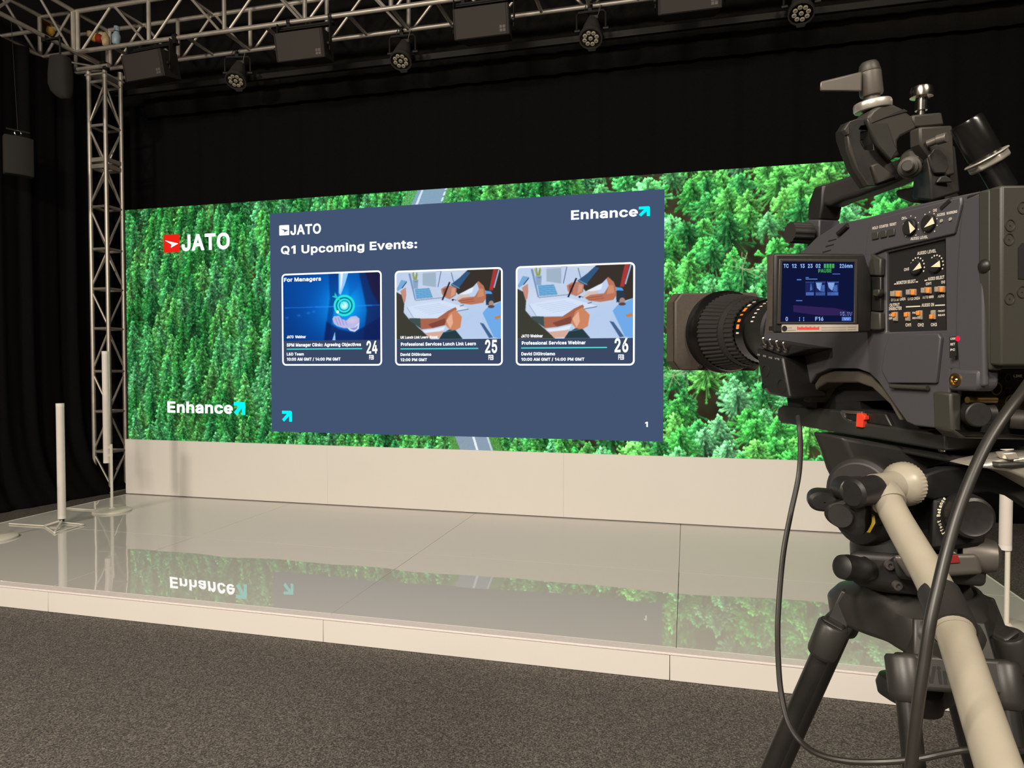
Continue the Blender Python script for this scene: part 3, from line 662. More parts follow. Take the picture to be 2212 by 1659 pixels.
# ------------------------------------------------------------------ video wall
WX0, WX1, WZ0, WZ1, WY = -6.02, 2.0, PZ, 3.287, 6.312
def wp(x, y, dy=0.0):
    p = at_y(x, y, WY); return Vector((p.x, WY-dy, p.z))
lw = thing('led_screen', 'wide lit video wall showing a forest from above and an event slide', 'video wall', (-2, WY, WZ0))
o = lw.location
MB().box(((WX0+WX1)/2, WY+0.055, (WZ0+WZ1)/2), (WX1-WX0, 0.1, WZ1-WZ0)).build('cabinet', M['deepblack'], lw, o)
SLX0, SLX1, SLZ0, SLZ1 = -4.205, -0.198, 0.880, 3.148
RES = 0.0054
def forest():
    rs = np.random.RandomState(7)
    w, h = int((WX1-WX0)/RES), int((WZ1-WZ0)/RES)
    img = np.ones((h, w, 3))*np.array((44, 44, 34))/255.0
    low = blur(rs.rand(h//8+2, w//8+2, 3).repeat(8, 0).repeat(8, 1)[:h, :w], 6)
    img *= 0.6+1.2*low[..., :1]
    pts_r, pts_c, cols = [], [], []
    z = WZ1+0.12
    trees = []
    while z > WZ0-0.5:
        x = WX0-0.1
        while x < WX1+0.1:
            right = x > -1.0
            xx, zz = x+rs.uniform(-.07, .07), z+rs.uniform(-.07, .07)
            if right: trees.append((xx, zz, rs.uniform(.12, .27), rs.uniform(.12, .20), 1))
            else: trees.append((xx, zz, rs.uniform(.34, .52), rs.uniform(.125, .185), 0))
            x += rs.uniform(.17, .28) if right else rs.uniform(.15, .25)
        z -= 0.13
    trees.sort(key=lambda t: -t[1])
    pal_l = np.array([(40, 150, 72), (52, 160, 82), (34, 128, 74), (60, 168, 104), (64, 166, 82), (30, 118, 62), (70, 172, 120), (76, 172, 96)])
    pal_r = np.array([(62, 186, 88), (80, 200, 98), (56, 170, 96), (86, 200, 130), (92, 204, 100), (48, 150, 84), (96, 196, 146)])
    for tx, tz, H, R, right in trees:
        if right and rs.rand() < 0.13: continue
        pal = pal_r if right else pal_l
        base = pal[rs.randint(len(pal))]*rs.uniform(.9, 1.16)
        glowf = 0.88+0.3*np.clip((tx-WX0)/5.5, 0, 1)
        base = base*(1.30 if not right else 1.17)*glowf
        n = 15 if not right else 12
        for k in range(n):
            t = (k+rs.rand()*.5)/n
            r = R*(1-t)**0.75
            m = 9 if k < n*0.6 else 6
            ang = rs.rand()*6.28+np.arange(m)*6.28/m+rs.uniform(-.3, .3, m)
            order = np.argsort(-np.sin(ang))
            for a in ang[order]:
                rr = r*rs.uniform(.55, 1.3)
                ex, ez = rr*math.cos(a), rr*math.sin(a)*(.75 if right else .55)-rr*(.12 if right else .26)+rs.uniform(-.02, .02)
                ns = max(3, int(rr/RES*0.9))
                q = np.linspace(0.12, 1, ns)
                bx = tx+ex*q; bz = tz+H*t+ez*q*(0.4+0.6*q)
                side = 0.82+0.26*math.cos(a-2.3)
                bright = (0.46+0.66*q**1.2)*(0.80+0.3*t)*side*rs.uniform(.72, 1.26)
                c = base[None]*bright[:, None]+np.array((14, 22, 12))*(q[:, None]**3)*rs.uniform(0, 1)
                jw = rs.randint(-1, 2, ns)
                pc = ((bx-WX0)/RES).astype(int); pr = ((bz-WZ0)/RES).astype(int)
                for dr, dc, f in ((-1, 0, .7), (-1, 1, .72), (0, 0, 1), (0, 1, .97), (1, 0, 1.04)):
                    pts_r.append(pr+dr); pts_c.append(pc+dc); cols.append(c*f)
                for dr, dc, f in ((-2, 0, .62), (-2, 1, .62), (-1, -1, .8), (-1, 2, .8), (0, -1, 1.0), (0, 2, 1.02), (1, 1, 1.12), (1, 0, 1.1), (2, 0, 1.08)):
                    pts_r.append(pr[-2:]+dr); pts_c.append(pc[-2:]+dc); cols.append(c[-2:]*f)
        if rs.rand() < (0.03 if right else 0.0):       # a bare grey crown among the green
            for a in rs.rand(9)*6.28:
                q = np.linspace(0, 1, 60); rr = R*1.0
                pc = ((tx+rr*q*math.cos(a)-WX0)/RES).astype(int); pr = ((tz+H*.7+rr*q*math.sin(a)*.8-WZ0)/RES).astype(int)
                pts_r.append(pr); pts_c.append(pc); cols.append(np.ones((60, 3))*np.array((150, 190, 150)))
    r = np.concatenate(pts_r); c = np.concatenate(pts_c); k = np.concatenate(cols)/255.0
    ok = (r >= 0) & (r < h) & (c >= 0) & (c < w)
    img[r[ok], c[ok]] = k[ok]
    img = img*0.87+0.13*img.mean(2, keepdims=True)*np.array((1.05, 1.0, 0.92)); img = img*np.array((1.06, 0.99, 0.86)); img = 0.72*img+0.28*blur(img, 1)
    # the road that shows above and below the slide
    X, Z = np.meshgrid(WX0+np.arange(w)*RES, WZ0+np.arange(h)*RES)
    def wpoly(px, col, tex=0.0):
        P = [(wp(*p).x, wp(*p).z) for p in px]
        m = inside(P, X, Z); v = np.array(col)/255.0
        img[m] = v*(1+tex*(rs.rand(m.sum(), 1)-.5))
    wpoly([(862, 452), (884, 405), (978, 398), (962, 450)], (92, 168, 96), 0.5)
    wpoly([(884, 452), (906, 405), (966, 400), (950, 450)], (134, 166, 190), 0.06)
    wpoly([(893, 452), (913, 404), (917, 404), (899, 452)], (214, 232, 246)); wpoly([(903, 452), (908, 440), (912, 440), (907, 452)], (150, 180, 200))
    for k in range(4): wpoly([(949-(k*4.2)+14, 404+k*12), (953-(k*4.2)+14, 404+k*12), (950-(k*4.2)+14, 412+k*12), (946-(k*4.2)+14, 412+k*12)], (222, 236, 246))
    wpoly([(960, 932), (985, 990), (1092, 990), (1068, 932)], (86, 150, 72), 0.5)
    wpoly([(978, 932), (1000, 990), (1072, 990), (1050, 932)], (140, 160, 178), 0.06)
    wpoly([(1016, 932), (1033, 990), (1038, 990), (1021, 932)], (236, 242, 246)); wpoly([(1046, 932), (1066, 990), (1069, 990), (1050, 932)], (206, 218, 226))
    keep = ~((X > SLX0+.02) & (X < SLX1-.02) & (Z > SLZ0+.02) & (Z < SLZ1-.02))
    return img, keep
img, keep = forest()
grid_picture('forest_picture', img, (WX0, WY, WZ0), (WX1-WX0, 0, 0), (0, 0, WZ1-WZ0), lw, o, keep)
sl = MB().box(((SLX0+SLX1)/2, WY-0.002, (SLZ0+SLZ1)/2), (SLX1-SLX0, 0.002, SLZ1-SLZ0)).build('event_slide', G['navy'], lw, o)

def flat_text(mb, body, xl, yb, yt, xr, mat=0, dy=0.005, cap=True):
    """words on the wall: left end, baseline and capital height as seen at the left end, right end"""
    a = wp(xl, yb, dy); t = wp(xl, yt, dy); r = wp(xr, yb, dy)
    mb.text(body, a, (r.x, a.y, a.z), (a.x, a.y, t.z), mat, cap)
def arrow(mb, x0, y0, x1, y1, mat=0, dy=0.005):
    """the cyan corner arrow inside a rectangle of the picture"""
    a, b = wp(x0, y1, dy), wp(x1, y0, dy)
    f = lambda u, v: (a.x+(b.x-a.x)*u, a.y, a.z+(b.z-a.z)*v)
    e = Vector((0, 0.001, 0))
    mb.prism([f(0, 1), f(0.9, 1), f(1, 0.9), f(1, 0), f(0.72, 0), f(0.72, 0.52), f(0.2, 0.0), f(0, 0.2), f(0.5, 0.72), f(0, 0.72)], e, mat)
def badge(mb, x0, y0, x1, y1, ms, mw, dy=0.005):
    a, b = wp(x0, y1, dy), wp(x1, y0, dy)
    f = lambda u, v, d=0.0: (a.x+(b.x-a.x)*u, a.y-d, a.z+(b.z-a.z)*v)
    c = 0.05
    mb.prism([f(c, 0), f(1-c, 0), f(1, c), f(1, 1-c), f(1-c, 1), f(c, 1), f(0, 1-c), f(0, c)], (0, 0.001, 0), ms)
    mb.quad([f(.1, .68, .001), f(.92, .47, .001), f(.46, .26, .001), f(.52, .43, .001), f(.36, .53, .001)], mw)
m1 = MB(); badge(m1, 354.4, 505.6, 388, 546, 1, 0); flat_text(m1, 'JATO', 393.5, 542.6, 508, 497, 0)
m1.build('red_and_white_logo', [G['logo'], G['redsq']], lw, o)
m1 = MB(); flat_text(m1, 'Enhance', 362.7, 891, 867, 503.5, 0); arrow(m1, 506, 868.5, 530, 896, 1)
m1.build('white_logo', [G['logo'], G['cyan']], lw, o)
m1 = MB(); badge(m1, 604, 486, 625, 509, 0, 1); flat_text(m1, 'JATO', 628, 508, 486.5, 694, 0)
m1.build('slide_logo', [G['white'], G['navy']], sl, o)
m1 = MB(); flat_text(m1, 'Q1 Upcoming Events:', 607.5, 549.5, 532, 901.5, 0)
m1.build('heading_lettering', [G['white']], sl, o)
m1 = MB(); flat_text(m1, 'Enhance', 1233.8, 475.2, 455, 1378, 0); arrow(m1, 1380, 445.5, 1404, 468, 1)
m1.build('slide_logo', [G['white'], G['cyan']], sl, o)
m1 = MB(); arrow(m1, 610, 887.5, 631, 910.5, 0); m1.build('slide_arrow', [G['cyan']], sl, o)
m1 = MB(); flat_text(m1, '1', 1393.5, 922, 911, 1399.5, 0); m1.build('page_number', [G['white']], sl, o)

def rrect(x0, z0, x1, z1, r, y, n=6):
    P = []
    for cx, cz, a0 in ((x1-r, z1-r, 0), (x0+r, z1-r, 90), (x0+r, z0+r, 180), (x1-r, z0+r, 270)):
        for k in range(n+1):
            a = math.radians(a0+90*k/n); P.append(Vector((cx+r*math.cos(a), y, cz+r*math.sin(a))))
    return P
def z5(x, y): return (560+x/3.6864, 400+y/3.6864)
def z6(x, y): return (1000+x/3.6864, 400+y/3.6864)
def card(tl, br, photo, ptl, pbr, words, lines, zz):
    A, B = wp(*zz(*tl)), wp(*zz(*br)); x0, x1, z0, z1 = A.x, B.x, B.z, A.z
    mb = MB(); y = WY-0.0065
    mb.prism(rrect(x0+.01, z0+.01, x1-.01, z1-.01, .03, WY-0.004), (0, 0.001, 0), 1)
    mb.prism(rrect(x0, z0, x1, z1, .045, y), (0, 0.002, 0), 0, holes=[rrect(x0+.016, z0+.016, x1-.016, z1-.016, .03, y)])
    for t, zf, l, b, tp, r in words:
        p, q = zf(l, b), zf(r, b); s = zf(l, tp)
        flat_text(mb, t, p[0], p[1], s[1], q[0], 0, 0.0075)
    for zf0, l, zf1, r, yy in lines:
        a, b = wp(*zf0(l, yy)), wp(*zf1(r, yy))
        mb.box(((a.x+b.x)/2, WY-0.0065, a.z), (b.x-a.x, 0.001, 0.012), 2)
    mb.build('event_card', [G['white'], G['cardnavy'], G['teal']], sl, o)
    C, D = wp(*zz(*ptl)), wp(*zz(*pbr))
    grid_picture('card_photo', photo, (x0+.016, WY-0.0052, D.z), (x1-x0-.032, 0, 0), (0, 0, z1-.016-D.z), sl, o)
dp = desk_photo()
card((180, 708), (980, 1437), target_photo(), (188, 720), (965, 1232), [
    ('For Managers', z5, 200, 771, 740, 495), ('JATO  Webinar', z5, 222, 1220, 1198, 374),
    ('SPM Manager Clinic: Agreeing Objectives', z5, 222, 1286, 1260, 813), ('L&D Team', z5, 223, 1357, 1334, 358),
    ('10:00 AM GMT / 14:00 PM GMT', z5, 224, 1398, 1374, 650), ('24', z5, 857, 1341, 1240, 943), ('FEB', z5, 878, 1389, 1353, 915)],
    [(z5, 222, z5, 822, 1306)], z5)
card((1081, 684), (1940.5, 1436), dp, (1092, 690), (1930, 1222), [
    ('UK Lunch Link Learn  Event', z5, 1127, 1223, 1202, 1422),
    ('Professional Services Lunch Link Learn', z5, 1130, 1280, 1254, 1727), ('David DiGirolamo', z5, 1127, 1360, 1337, 1372),
    ('12:00 PM GMT', z5, 1128, 1402, 1379, 1338), ('25', z6, 178, 1337, 1231, 274), ('FEB', z6, 205, 1392, 1352, 245)],
    [(z5, 1127, z6, 124, 1304)], z5)
card((422, 648), (1368, 1436), dp, (433, 640), (1355, 1216), [
    ('JATO Webinar', z6, 465, 1214, 1190, 637),
    ('Professional Services Webinar', z6, 470, 1271, 1244, 978), ('David DiGirolamo', z6, 467, 1356, 1331, 735),
    ('10:00 AM GMT / 14:00 PM GMT', z6, 467, 1399, 1375, 968), ('26', z6, 1208, 1331, 1219, 1317), ('FEB', z6, 1238, 1390, 1348, 1283)],
    [(z6, 465, z6, 1148, 1297)], z6)

# ------------------------------------------------------------------ trusses
TZ0, TZ1, TF, TB = 5.30, 5.775, 6.70, 7.17       # lower / upper chord height, front / back chord
TXL, TXR = -7.56, -7.07                          # chords of the truss running towards the room
def bar(name, p, q, r, parent, org, m='alu', n=10):
    return MB().tube(p, q, r, n=n).build(name, M[m], parent, org)
tr = thing('box_truss', 'long silver box truss running horizontally above the video wall', 'truss', (-2.2, (TF+TB)/2, TZ0))
o = tr.location
X1 = 4.05
for y in (TF, TB):
    for z in (TZ0, TZ1):
        bar('chord', (TXR+0.03, y, z), (X1, y, z), 0.026, tr, o, n=14)
nodes = [-7.03+1.005*k for k in range(12)]
for y in (TF, TB):
    for k, x in enumerate(nodes):
        bar('upright', (x, y, TZ0), (x, y, TZ1), 0.024, tr, o)
        if k < 11:
            xm = x+0.5025
            bar('brace', (x+0.05, y, TZ0), (xm-0.02, y, TZ1), 0.0155, tr, o)
            bar('brace', (xm+0.02, y, TZ1), (x+0.955, y, TZ0), 0.0155, tr, o)
for k in range(23):
    x = -7.03+0.5025*k
    for z in (TZ0, TZ1):
        if k % 2 or z == TZ0: bar('cross_bar', (x, TF, z), (x, TB, z), 0.02, tr, o)

t2 = thing('box_truss', 'shorter silver box truss running from the tower corner out over the room', 'truss', ((TXL+TXR)/2, 5.2, TZ0))
o = t2.location
Y0 = 1.55
for x in (TXL, TXR):
    for z in (TZ0, TZ1):
        bar('chord', (x, Y0, z), (x, TB, z), 0.026, t2, o, n=14)
    for k, y in enumerate([TF-0.03, 5.66, 4.65, 3.65, 2.64, 1.63]):
        bar('upright', (x, y, TZ0), (x, y, TZ1), 0.024, t2, o)
        if k < 5:
            bar('brace', (x, y-0.05, TZ0), (x, y-0.49, TZ1), 0.0155, t2, o)
            bar('brace', (x, y-0.53, TZ1), (x, y-0.96, TZ0), 0.0155, t2, o)
    bar('upright', (x, TB, TZ0), (x, TB, TZ1), 0.024, t2, o)
for y in (TB, TF, 6.17, 5.66, 5.16, 4.65, 4.15, 3.65, 3.14, 2.64, 2.13, 1.63):
    for z in (TZ0, TZ1):
        bar('cross_bar', (TXL, y, z), (TXR, y, z), 0.022, t2, o)
bar('brace', (TXL+0.04, TF, TZ0), (TXR-0.06, TF, TZ1), 0.0155, t2, o)
bar('brace', (TXL, TF, TZ0), (TXR, TB, TZ0), 0.0155, t2, o)

tw = thing('truss_tower', 'vertical silver truss tower standing at the left edge of the video wall', 'truss', (-7.02, 7.07, 0))
o = tw.location
hw = 0.12
cs = [(-7.02-hw, 7.07-hw), (-7.02+hw, 7.07-hw), (-7.02+hw, 7.07+hw), (-7.02-hw, 7.07+hw)]
for x, y in cs:
    bar('chord', (x, y, 0.02), (x, y, 5.08), 0.025, tw, o, n=14)
MB().box((-7.02, 7.07, 0.01), (0.42, 0.42, 0.02)).build('base_plate', M['alu'], tw, o, bevel=0.003)
for i in range(4):
    a, b = cs[i], cs[(i+1) % 4]
    for k, z in enumerate([0.5, 1.0, 1.5, 2.03, 2.52, 3.01, 3.53, 4.52, 5.05]):
        bar('rung', (*a, z), (*b, z), 0.017, tw, o, n=8)
    lev = [0.06, 0.5, 1.0, 1.5, 2.03, 2.52, 3.01, 3.53, 4.02, 4.52, 5.05]
    for k in range(10):
        p, q = (a, b) if (k+i) % 2 else (b, a)
        bar('brace', (*p, lev[k]+0.03), (*q, lev[k+1]-0.03), 0.0115, tw, o, n=8)
    for z in (4.02, 4.10):
        c = Vector(((a[0]+b[0])/2, (a[1]+b[1])/2, z))
        sx, sy = (0.25, 0.03) if abs(a[1]-b[1]) < 1e-6 else (0.03, 0.25)
        MB().box(c, (sx, sy, 0.05)).build('joint_plate', M['alu'], tw, o, bevel=0.003)
for dx, dy in ((-.12, -.12), (.12, -.12), (.12, .12), (-.12, .12)):
    MB().tube((-7.02+dx, 7.07+dy, 5.08), (-7.02+dx, 7.07+dy, 5.24), 0.03).build('sleeve_post', M['alu'], tw, o)
mb = MB()
for y in (6.9, 7.24): mb.tube((-7.25, y, 5.2), (-6.79, y, 5.2), 0.024)
mb.box((-7.02, 7.07, 5.13), (0.3, 0.3, 0.02))
mb.build('head_frame', M['alu'], tw, o)
MB().box((-6.9, 6.95, 5.22), (0.07, 0.09, 0.1)).lathe((-6.86, 6.9, 5.18), (1, 0, 0), [(0, .025), (.05, .025)], 12).build('roller_bracket', M['dark_steel'], tw, o, bevel=0.004)

# ------------------------------------------------------------------ loudspeakers hung under the front chord
def loudspeaker():
    r = thing('loudspeaker', 'x', 'loudspeaker', (0, 0, 0), 'loudspeakers under the truss')
    w, h, d, t = 0.57, 0.285, 0.30, math.radians(13)
    R = Matrix.Rotation(t, 3, 'X')
    c = Vector((0, -0.16, -0.358))
    P = lambda x, y, z: c+R @ Vector((x, y, z))
    mb = MB()
    mb.hexa([P(-w/2, -.06, -h/2), P(w/2, -.06, -h/2), P(w/2-.05, d-.06, -h/2), P(-w/2+.05, d-.06, -h/2),
             P(-w/2, -.06, h/2), P(w/2, -.06, h/2), P(w/2-.05, d-.06, h/2), P(-w/2+.05, d-.06, h/2)])
    mb.build('cabinet', M['spk'], r, bevel=0.008)
    g = MB(); g.hexa([P(-w/2+.028, -.068, -h/2+.006), P(w/2-.028, -.068, -h/2+.006), P(w/2-.028, -.055, -h/2+.006), P(-w/2+.028, -.055, -h/2+.006),
                      P(-w/2+.028, -.068, h/2-.006), P(w/2-.028, -.068, h/2-.006), P(w/2-.028, -.055, h/2-.006), P(-w/2+.028, -.055, h/2-.006)])
    go = g.build('grille', M['grille'], r, bevel=0.002)
    e = MB(); s = 0.026
    for i in (0, 1):
        for k in (0, 1):
            x = w/2-.028-.012-s/2-i*(s+.005); z = -h/2+.03+s/2+k*(s+.005)
            e.prism([P(x-s/2, -.069, z-s/2), P(x+s/2, -.069, z-s/2), P(x+s/2, -.069, z+s/2), P(x-s/2, -.069, z+s/2)], R @ Vector((0, -.002, 0)))
    e.build('emblem', M['emblem'], go)
    for sx in (-1, 1):
        MB().box(P(sx*(w/2-.013), -.064, 0), (0.008, 0.012, h-.01), rot=R).build('side_trim', M['grille'], r, bevel=0.002)
        k = MB(); k.lathe((sx*.25-.02, 0, 0), (1, 0, 0), [(0, .036), (.04, .036)], 16); k.box((sx*.25, 0, -.055), (.035, .05, .06))
        k.build('clamp', M['dark_steel'], r)
    b = MB(); b.box((0, -.03, -.09), (.62, .07, .02)); b.box((0, -.085, -.135), (.60, .05, .012))
    for sx in (-1, 1): b.box((sx*.31, -.12, -.25), (.008, .05, .34)); b.lathe((sx*.300, -.16, -.358), (sx, 0, 0), [(0, .02), (.025, .02)], 12)
    b.build('mounting_bracket', M['dark_steel'], r, bevel=0.002)
    return r
sp0 = loudspeaker()
spk_lab = ['black loudspeaker hung next to the top of the truss tower, turned into shade',
           'black grey-grilled loudspeaker under the truss, second out from the tower',
           'black grey-grilled loudspeaker under the truss above the middle of the slide',
           'black loudspeaker under the truss cut off by the top edge, above the navy slide corner']
for i, (x, ry) in enumerate([(-5.90, math.radians(-5)), (-3.955, 0), (-1.965, 0), (0.01, 0)]):
    q = sp0 if i == 0 else copy_tree(sp0)
    q.location = (x, TF, TZ0); q.rotation_euler = (0, 0, ry); q['label'] = spk_lab[i]

# ------------------------------------------------------------------ LED par cans on the back chord
def par_can():
    r = thing('stage_light', 'x', 'stage light', (0, 0, 0), 'stage lights on the truss')
    piv = Vector((0.02, -0.03, -0.26)); n = Vector((0, -.50, -.86)).normalized()
    k = MB(); k.lathe((-.022, 0, 0), (1, 0, 0), [(0, .036), (.045, .036)], 16); k.box((0, 0, -.045), (.04, .04, .05)); k.lathe((.02, -.03, -.02), (0, -1, 0), [(0, .012), (.05, .012)], 10)
    k.build('clamp', M['dark_steel'], r, bevel=.002)
    y = MB()
    y.path([(-.135, -.03, -.27), (-.135, -.03, -.10), (-.12, -.02, -.07), (.14, -.02, -.07), (.165, -.03, -.10), (.165, -.03, -.27)], .011, 8, sub=0)
    y.box((0.015, -.02, -.07), (.26, .035, .01))
    y.build('yoke', M['dark_steel'], r)
    for sx, x in ((-1, -.10), (1, .14)):
        MB().tube((x, piv.y, piv.z), (x+sx*.055, piv.y, piv.z), .018).build('tilt_knob', M['dark_steel'], r)
    MB().lathe(piv, n, [(-.15, .045), (-.145, .06), (-.09, .072), (-.04, .086), (.03, .098), (.10, .112), (.115, .122), (.15, .122), (.15, .108), (.14, .108)], 16).build('housing', M['par'], r, angle=30)
    f = MB(); f.lathe(piv+n*.128, n, [(0, .110), (.012, .110)], 28); fo = f.build('front_plate', M['deepblack'], r)
    _, a, b = basis(n)
    for i in range(9):
        c = piv+n*.141 + (Vector() if i == 8 else (a*math.cos(i*PI/4+.2)+b*math.sin(i*PI/4+.2))*.064)
        m1 = MB(); m1.lathe(c, n, [(0, .0225), (.005, .0215), (.008, .013), (.005, .012), (.005, .002)], 18, 0)
        m1.lathe(c+n*.0055, n, [(0, .011), (.0012, .010)], 12, 1)
        m1.build('led_lens', [M['lens_cell'], M['cell_core']], fo)
    t = MB(); q = piv+n*.135-b*(.10 if b.z > 0 else -.10)
    dn = -b if b.z > 0 else b
    t.hexa([q-a*.05, q+a*.05, q+a*.05+n*.02, q-a*.05+n*.02, q-a*.035+dn*.035, q+a*.035+dn*.035, q+a*.035+dn*.035+n*.02, q-a*.035+dn*.035+n*.02])
    t.build('gel_frame_clip', M['par'], r)
    t = MB(); t.box(piv-n*.10+Vector((.02, 0, .055)), (.09, .06, .035)); t.build('driver_box', M['par'], r, bevel=.004)
    MB().path([piv-n*.14, piv-n*.17+Vector((-.03, 0, .04)), (-.05, -.04, -.06), (-.02, .0, .04), (.05, .02, .03), (.10, -.03, -.06), (.13, -.01, .02)], .004, 6).build('power_cable', M['cable'], r)
    MB().path([piv-n*.12+Vector((.03, 0, .03)), (.09, -.05, -.12), (.11, -.05, -.03), (.07, 0, .035), (.0, .01, .036)], .0018, 6).build('safety_wire', M['zinc'], r)
    return r
pc0 = par_can()
par_lab = ['black round stage light hanging between the two loudspeakers nearest the tower',
           'black round stage light hanging just right of the second loudspeaker from the tower',
           'black round stage light hanging right of the loudspeaker above the slide middle',
           'black round stage light farthest from the tower, right of the last loudspeaker']
for i, (x, ry) in enumerate([(-5.20, 14), (-3.09, 3), (-0.99, 0), (1.03, -6)]):
    q = pc0 if i == 0 else copy_tree(pc0)
    q.location = (x, TB, TZ0); q.rotation_euler = (0, 0, math.radians(ry)); q['label'] = par_lab[i]

# ------------------------------------------------------------------ hanging cloth covered speakers
s1 = thing('hanging_speaker', 'rounded dark cloth-covered speaker hanging under the truss corner beside the tower', 'loudspeaker', (-6.86, 6.3, 5.1))
o = s1.location
m1 = MB(); prof = []
n = 20
vs = []; fs = []
for i, (z, w, dx) in enumerate([(5.05, .08, 0), (5.04, .105, 0), (4.97, .115, 0), (4.85, .125, 0), (4.74, .125, .0), (4.66, .11, .015), (4.60, .075, .04), (4.575, .04, .055)]):
    for j in range(n):
        a = 2*PI*j/n; c, s = math.cos(a), math.sin(a)
        vs.append((-6.86+dx+w*math.copysign(abs(c)**.7, c), 6.3+.12*(w/.155)*math.copysign(abs(s)**.7, s), z))
fs = [(i*n+j, i*n+(j+1) % n, (i+1)*n+(j+1) % n, (i+1)*n+j) for i in range(7) for j in range(n)]+[tuple(range(n)), tuple(range(8*n-1, 7*n-1, -1))]
m1.add(vs, fs); m1.build('cloth_cover', M['grey_cloth'], s1, o, angle=50)
MB().tube((-6.86, 6.3, 5.03), (-6.86, 6.3, 5.25), .012).box((-6.96, 6.3, 5.26), (.24, .03, .02)).box((-7.07, 6.3, 5.27), (.06, .05, .07)).build('hanger', M['dark_steel'], s1, o)
s2 = thing('hanging_speaker', 'grey cloth-covered speaker hung on a wire against the side curtain', 'loudspeaker', (-6.97, 5.87, 4.05))
o = s2.location
D = Vector((0.55, 1, 0)).normalized(); N = Vector((1, -0.55, 0)).normalized()
c = Vector((-6.97, 5.87, 3.815))
m1 = MB(); P = []
for i in range(13):
    u = -1+i/6; P.append(c+D*(u*.135)+N*(.03*(1-u*u)+.045)+Vector((0, 0, -.205)))
P += [c+D*.13-N*.05+Vector((0, 0, -.205)), c-D*.13-N*.05+Vector((0, 0, -.205))]
m1.prism(P, (0, 0, .41)); m1.build('cloth_cover', M['grey_cloth'], s2, o, bevel=.012, seg=3)
m1 = MB(); rr = []
for i in range(17): a = 2*PI*i/16; rr.append(c+Vector((0, 0, .25))+D*(.03*math.cos(a))+Vector((0, 0, .03*math.sin(a))))
m1.path(rr, .008, 8, sub=0); m1.build('ring', M['chrome'], s2, o)
MB().box(c+Vector((0, 0, .275)), (.21, .012, .016), rot=Matrix((D, -N, Vector((0, 0, 1)))).transposed()).build('spreader_bar', M['dark_steel'], s2, o)
MB().tube(c+Vector((0, 0, .27)), (-7.07, 5.9, 5.28), .003, n=6).build('wire', M['dark_steel'], s2, o)

# ------------------------------------------------------------------ bundles left in the truss corner
def blob(mb, c, s, m, seed):
    rnd = random.Random(seed)
    k = len(mb.v); mb.ball(c, 1, m, 12, 8, s)
    for i in range(k, len(mb.v)):
        mb.v[i] = V(c)+(mb.v[i]-V(c))*rnd.uniform(.88, 1.1)
def bundle(label, c, pieces):
    r = thing('fabric_bundle', label, 'bundle', c)
    for i, (nm, m, off, s) in enumerate(pieces):
        mb = MB(); blob(mb, V(c)+V(off), s, 0, i+3); mb.build(nm, M[m], r, c, angle=180)
c = at_y(112, 58, 6.92)
bundle('small red, yellow and cream bundle tucked behind the truss corner post', c, [
    ('red_piece', 'clothred', (-.05, 0, .055), (.06, .06, .055)), ('yellow_piece', 'clothyel', (-.02, 0, -.045), (.05, .05, .065)),
    ('cream_piece', 'clothcream', (.04, .01, .01), (.055, .05, .06))])
c = at_y(217, 84, 6.95)
bundle('wider bundle of yellow, dark red and cream pieces lying in the truss above the tower', c, [
    ('yellow_piece', 'clothyel', (-.09, 0, .03), (.055, .05, .055)), ('dark_red_piece', 'clothred', (-.0, -.02, -.005), (.05, .05, .05)),
    ('cream_piece', 'clothcream', (.075, 0, -.02), (.045, .05, .09)), ('pale_piece', 'clothcream', (-.155, 0, .075), (.045, .045, .04)), ('pale_piece', 'clothcream', (.0, .02, .05), (.05, .04, .045))])
c = at_y(250, 80, 6.95)
r = thing('plastic_flask', 'pale blue plastic flask wedged in the truss above the tower', 'flask', c)
MB().lathe(c-Vector((0, 0, .09)), (.1, 0, 1), [(0, .03), (.02, .045), (.1, .05), (.13, .035), (.15, .03)], 12).build('flask_body', M['paleblue'], r, c)
MB().lathe(c+Vector((.015, 0, .07)), (.1, 0, 1), [(0, .03), (.05, .035), (.06, .02)], 12).build('flask_cap', M['paleblue'], r, c)

# ------------------------------------------------------------------ tube lights on the stage
DZ = 0.1405
def tube_part(r, o, x, y, z0, z1, rad=.03):
    p = MB(); p.lathe((x, y, z0), (0, 0, 1), [(0, rad), (z1-z0, rad)], 20); t = p.build('light_tube', M['tube_white'], r, o)
    MB().lathe((x, y, z1), (0, 0, 1), [(0, rad*1.02), (.03, rad*1.02)], 20).build('end_cap', M['clear_cap'], t, o)
    MB().lathe((x, y, z0-.025), (0, 0, 1), [(0, rad*1.02), (.025, rad*1.02)], 20).build('end_cap', M['clear_cap'], t, o)
def round_stand(label, x, y, z0, z1, dx=-.05, cable=None):
    r = thing('tube_light', label, 'light', (x, y, DZ), 'tube lights on the stage'); o = r.location
    MB().lathe((x, y, DZ), (0, 0, 1), [(0, .168), (.006, .172), (.014, .172), (.022, .15), (.03, .03), (.04, .018)], 40).build('round_base', M['white_metal'], r, o)
    MB().tube((x, y, DZ+.02), (x, y, z0+.16), .0125).build('pole', M['white_metal'], r, o)
    MB().box((x+dx/2, y, z0+.05), (abs(dx)+.01, .03, .03)).box((x+dx/2, y, z0+.13), (abs(dx)+.01, .03, .03)).build('tube_bracket', M['white_metal'], r, o, bevel=.003)
    tube_part(r, o, x+dx, y, z0, z1)
    if cable: MB().path(cable, .006, 6).build('power_cable', M['white_metal'], r, o)
    return r
round_stand('white tube light on a round base in front of the truss tower', -5.45, 5.5, .64, 1.68, -.055, [(-5.6, 5.48, .147), (-5.8, 5.48, .147), (-5.985, 5.487, .147)])
round_stand('white tube light on a round base at the near corner, mostly outside the left edge', -5.53, 4.375, .64, 1.68, -.055)
